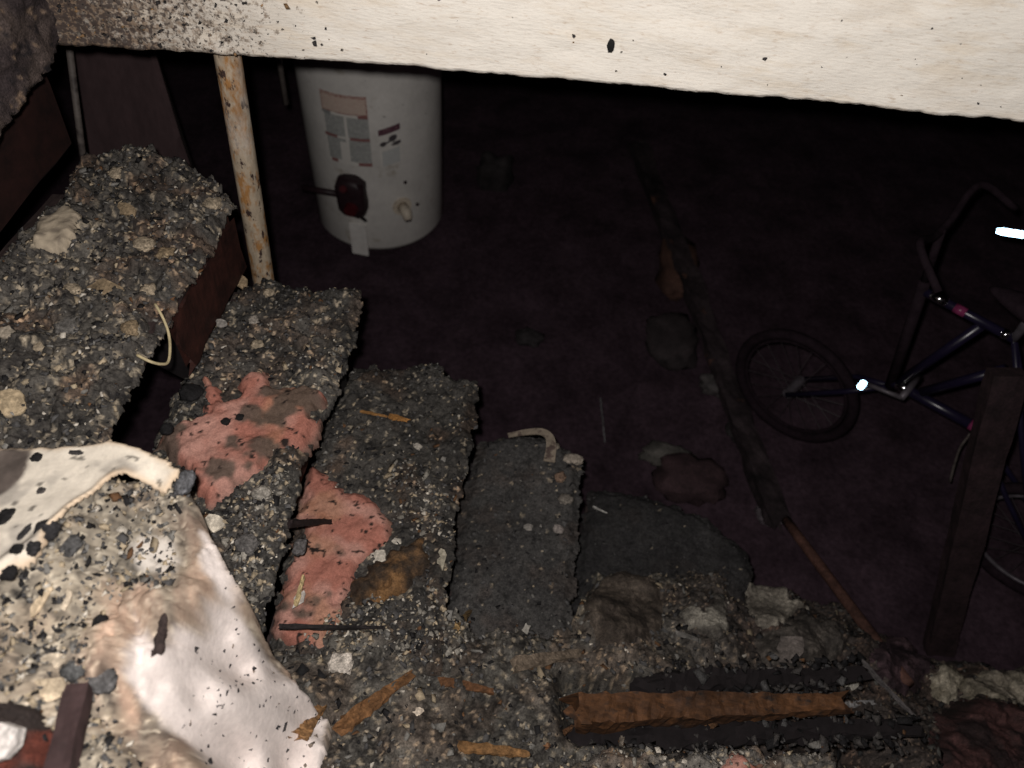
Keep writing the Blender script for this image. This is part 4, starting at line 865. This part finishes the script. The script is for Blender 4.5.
# ------------------------------------------------------------------ larger single lumps and flakes
def px(u, v): p = hit(u, v); return p, np.linalg.norm(p - CAM) / FOC
def L(name, u, v, wp, hp, col, label, cat, seed, rz=0., kind='lump', zr=.6, **kw):
    p, k = px(u, v); d = 1.15
    if kind == 'lump': return lump(name, p, (wp * k, hp * k * d, min(wp, hp) * k * zr), col, label, cat, seed, rz, **kw)
    return flake(name, p, (wp * k, hp * k * d), col, label, cat, seed, rz, **kw)
TAN = (.27, .20, .125); CRM = (.40, .325, .235)
items = [
 ('plaster_lump',105,290,34,20,TAN,'large tan plaster lump in the middle of the topmost tread','plaster','flake'),
 ('plaster_lump',74,291,14,13,CRM,'rounded cream lump left of the large tan plaster lump','plaster','lump'),
 ('plaster_lump',149,291,13,11,CRM,'cream lump right of the large tan plaster lump','plaster','lump'),
 ('plaster_lump',146,246,17,13,CRM,'cream lump above centre on the topmost tread, left one of two','plaster','lump'),
 ('plaster_lump',166,255,16,13,TAN,'tan lump near the right edge of the topmost tread','plaster','lump'),
 ('plaster_lump',117,174,10,12,CRM,'small cream lump near the far edge of the topmost tread','plaster','lump'),
 ('plaster_lump',128,212,22,12,TAN,'flat tan flake below the small cream lump','plaster','flake'),
 ('plaster_lump',214,205,15,14,CRM,'cream lump at the right corner of the topmost tread','plaster','lump'),
 ('plaster_lump',130,330,14,15,TAN,'tan lump low on the right side of the topmost tread','plaster','lump'),
 ('plaster_lump',40,348,12,8,CRM,'small cream chip low on the left of the topmost tread','plaster','flake'),
 ('plaster_lump',70,328,20,18,(.14,.13,.12),'grey lump low on the left of the topmost tread','rubble','lump'),
 ('plaster_lump',12,404,30,26,(.40,.31,.20),'cream and tan flake at the left edge above the paper flap','plaster','flake'),
 ('plaster_lump',8,335,22,14,(.34,.29,.23),'pale flake at the far left edge of the topmost tread','plaster','flake'),
 ('plaster_lump',243,283,12,16,TAN,'tan lump at the far left corner of the tread below the pipe','plaster','flake'),
 ('plaster_lump',269,294,10,9,CRM,'cream lump just below the foot of the rusty pipe','plaster','lump'),
 ('plaster_lump',254,321,9,9,(.34,.30,.26),'grey cream lump midway on the pipe tread','plaster','lump'),
 ('plaster_lump',258,347,12,11,CRM,'cream lump above the first pink batt','plaster','lump'),
 ('plaster_lump',222,324,14,9,(.26,.24,.22),'grey flake at the left edge of the pipe tread','plaster','flake'),
 ('charcoal_lump',191,394,20,15,CH,'black charcoal lump at the left edge of the first pink batt','charcoal','lump'),
 ('charcoal_lump',167,430,11,10,CH,'small black lump lower on the left edge of the first pink batt','charcoal','lump'),
 ('charcoal_lump',240,418,7,7,CH,'black pellet in the middle of the first pink batt','charcoal','lump'),
 ('charcoal_lump',226,422,8,7,CH,'black pellet left of the middle of the first pink batt','charcoal','lump'),
 ('plaster_chip',379,558,19,13,WHT,'white chip on the brown paper scrap, larger one','plaster','flake'),
 ('plaster_chip',397,542,10,8,WHT,'white chip on the brown paper scrap, smaller upper one','plaster','flake'),
 ('plaster_chip',418,447,14,7,(.42,.38,.33),'pale chip in the middle of the black and grey tread','plaster','flake'),
 ('plaster_chip',300,600,10,18,(.55,.50,.46),'white chip low on the pink batt beside the brown scrap','plaster','flake'),
 ('plaster_chip',300,548,12,14,(.13,.12,.12),'grey lump on the left of the lower pink batt','rubble','lump'),
 ('plaster_chip',440,563,14,24,(.30,.27,.21),'upright pale flake right of the brown paper scrap','plaster','flake'),
 ('plaster_lump',574,460,18,10,(.34,.29,.24),'pale lump at the far right corner of the smooth dark tread','plaster','lump'),
 ('plaster_lump',566,500,14,9,(.20,.175,.15),'greyish lump between the pale corner lump and the pale edge lump','plaster','lump'),
 ('plaster_lump',553,447,12,9,(.30,.25,.20),'cream lump inside the bend of the pale paper strip','plaster','lump'),
 ('plaster_lump',560,478,10,10,(.26,.17,.12),'brownish lump below the pale corner lump','plaster','lump'),
 ('plaster_lump',558,530,11,8,(.30,.26,.24),'pale lump on the right edge of the smooth dark tread','plaster','lump'),
 ('plaster_lump',528,528,12,7,(.24,.22,.20),'pale chip low on the smooth dark tread','plaster','flake'),
 ('plaster_lump',340,665,22,17,(.62,.55,.48),'white plaster lump on the rubble right of the drywall','plaster','lump'),
 ('plaster_lump',417,712,14,9,(.62,.52,.42),'cream chip on the rubble below the orange splinter','plaster','flake'),
 ('plaster_lump',525,632,9,16,(.30,.28,.25),'upright grey chip in the middle of the rubble','plaster','flake'),
 ('plaster_lump',848,684,18,14,(.32,.30,.26),'small curled pale flake above the right end of the burnt timber','plaster','flake'),
 ('plaster_lump',945,640,14,18,(.17,.15,.16),'small pale lump at the foot of the charred post','rubble','lump'),
 ('plaster_lump',790,650,40,22,(.13,.11,.10),'curved grey flake on the large crumpled slab','plaster','flake'),
 ('charcoal_lump',37,458,8,7,CH,'black charcoal cube on the upper left of the paper flap','charcoal','lump'),
 ('charcoal_lump',76,453,13,4,(.05,.045,.045),'thin black sliver near the upper edge of the paper flap','charcoal','lump'),
 ('charcoal_lump',42,492,7,6,(.07,.062,.06),'grey speck in the middle of the paper flap','charcoal','lump'),
 ('charcoal_lump',6,518,11,13,CH,'black lump on the left edge of the paper flap','charcoal','lump'),
 ('charcoal_lump',24,534,6,15,(.03,.028,.03),'thin dark splinter piece low on the paper flap','charcoal','lump'),
 ('charcoal_lump',48,532,20,15,(.03,.028,.03),'large black lump at the lower end of the rolled lip','charcoal','lump'),
 ('charcoal_lump',17,550,10,8,CH,'black lump at the lower edge of the paper flap, left of two','charcoal','lump'),
 ('charcoal_lump',34,549,11,11,(.03,.028,.03),'black lump at the lower edge of the paper flap, right of two','charcoal','lump'),
 ('charcoal_lump',100,622,10,10,CH,'black round lump in the middle of the debris coated drywall','charcoal','lump'),
 ('charcoal_lump',9,573,13,11,CH,'black lump at the left edge of the debris coated drywall','charcoal','lump'),
 ('charcoal_lump',74,671,18,15,(.10,.10,.10),'grey round lump low on the debris coated drywall','rubble','lump'),
 ('charcoal_lump',104,682,21,18,(.12,.115,.115),'grey flat lump right of the grey round one on the drywall','rubble','lump'),
 ('charcoal_lump',72,547,16,15,(.09,.088,.088),'grey lump in the upper part of the debris coated drywall','rubble','lump'),
 ('plaster_chip',44,600,10,30,(.60,.47,.32),'cream curved chip on the left of the debris coated drywall','plaster','flake'),
 ('plaster_chip',68,602,9,20,(.60,.50,.38),'cream narrow chip right of the cream curved chip','plaster','flake'),
 ('plaster_chip',54,662,26,14,(.66,.55,.42),'pale cream chip above the grey round lump','plaster','flake'),
 ('plaster_chip',50,690,40,22,(.56,.45,.32),'broad cream chip beside the dark block at the lower left','plaster','flake'),
 ('foil_scrap',186,484,16,22,(.13,.13,.14),'crumpled dark grey scrap at the tip of the paper flap','scrap','lump'),
 ('plaster_chip',215,523,20,18,(.62,.55,.45),'cream torn chip at the top of the white drywall slope','plaster','flake'),
 ('plaster_chip',262,495,18,14,(.34,.31,.27),'pale lump on the grey rubble right of the first pink batt','plaster','lump'),
 ('plaster_chip',247,545,20,16,(.14,.13,.125),'grey lump right of the top of the white drywall slope','rubble','lump'),
]
for i, (nm, u, v, wp, hp, col, lb, cat, kd) in enumerate(items):
    kw = {}
    if kd == 'flake': kw = dict(tilt=(random.Random(i).uniform(.05, .35), random.Random(i + 99).uniform(-.25, .25)))
    else: kw = dict(fine=wp > 26, mat=m_debris if wp > 26 else None)
    kw['group'] = {'plaster_lump': 'loose plaster lumps', 'charcoal_lump': 'loose charcoal lumps', 'plaster_chip': 'loose plaster chips'}.get(nm)
    L(nm, u, v, wp, hp, col, lb, cat, 500 + i, rz=random.Random(i + 7).uniform(-.4, .4), kind=kd, **kw)

# dark block and reddish debris in the lower left corner
b0, b1 = hit(62, 785, .012), hit(84, 692, .014)
V, Fc = bar(b0, b1, .026, .022, 611, 8, .08); tag(meshobj('charred_block', V, Fc, M('char_block', (.045, .026, .026), .8, noise=((30, .6, 1.4),), bump=.4)), 'dark brown charred block end at the lower left', 'wood')
rpoly = [hit(u, v)[:2] for u, v in [(-30,700),(10,700),(50,712),(62,735),(60,790),(-30,800)]]
o, rd_, rt_ = blanket('scorched_cloth', rpoly, lambda x, y: dzf(x, y) + .012 + .008 * fbm(x, y, 30, 3, 251), .0036, m_debris,
    lambda x, y, d: lerp(np.array([.028, .020, .018])[None], np.array([.11, .030, .020])[None], sst(.05, .45, fbm(x, y, 24, 4, 252))[:, None]), edge=.015, drop=.012, rough=.012, seed=41, bottom=.02)
tag(o, 'dark reddish scorched scraps in the lower left corner', 'scrap')
p_ = hit(4, 755, .03); flake('plaster_board_corner', p_, (.07, .05), (.78, .72, .68), 'white board corner at the very bottom left', 'drywall', 777, .6, (.2, -.2), thick=.012)

# flakes stuck on the white face of the opening
def on_face(u, v):
    p = Yp(u, v, -.006); return p
fp = on_face(611, 46); V = ICO_V * np.array([.006, .004, .012]) * (1 + .3 * fbm(ICO_V[:, 0], ICO_V[:, 2], 2, 2, 3))[:, None]
tag(meshobj('charcoal_flake', V + fp, ICO_F, m_crumb, cols=np.full((len(V), 3), .012)), 'single black flake stuck on the white painted face above the opening', 'charcoal')
n = 520; q = np.stack([rng.uniform(-.21, .36, n) ** 1.0, np.zeros(n), rng.uniform(.29, .48, n)], 1)
q = q[rng.uniform(0, 1, n) < sst(.36, -.1, q[:, 0]) ** 1.2]; q = np.vstack([q, np.stack([rng.uniform(.3, 1.35, 34), np.zeros(34), rng.uniform(.33, .50, 34)], 1)]); q[:, 1] = -.006; n = len(q)
s = np.clip(rng.lognormal(math.log(.0030), .5, n), .0016, .009); s[-34:] *= .62
crumbs('soot_flakes', q, s, pal(n, (.6, .2, .2), [(.03, .027, .028), (.30, .18, .09), (.16, .14, .12)]), m_crumb, 'soot and rust flakes stuck on the left of the white painted face', flat=.9, elong=1.3)
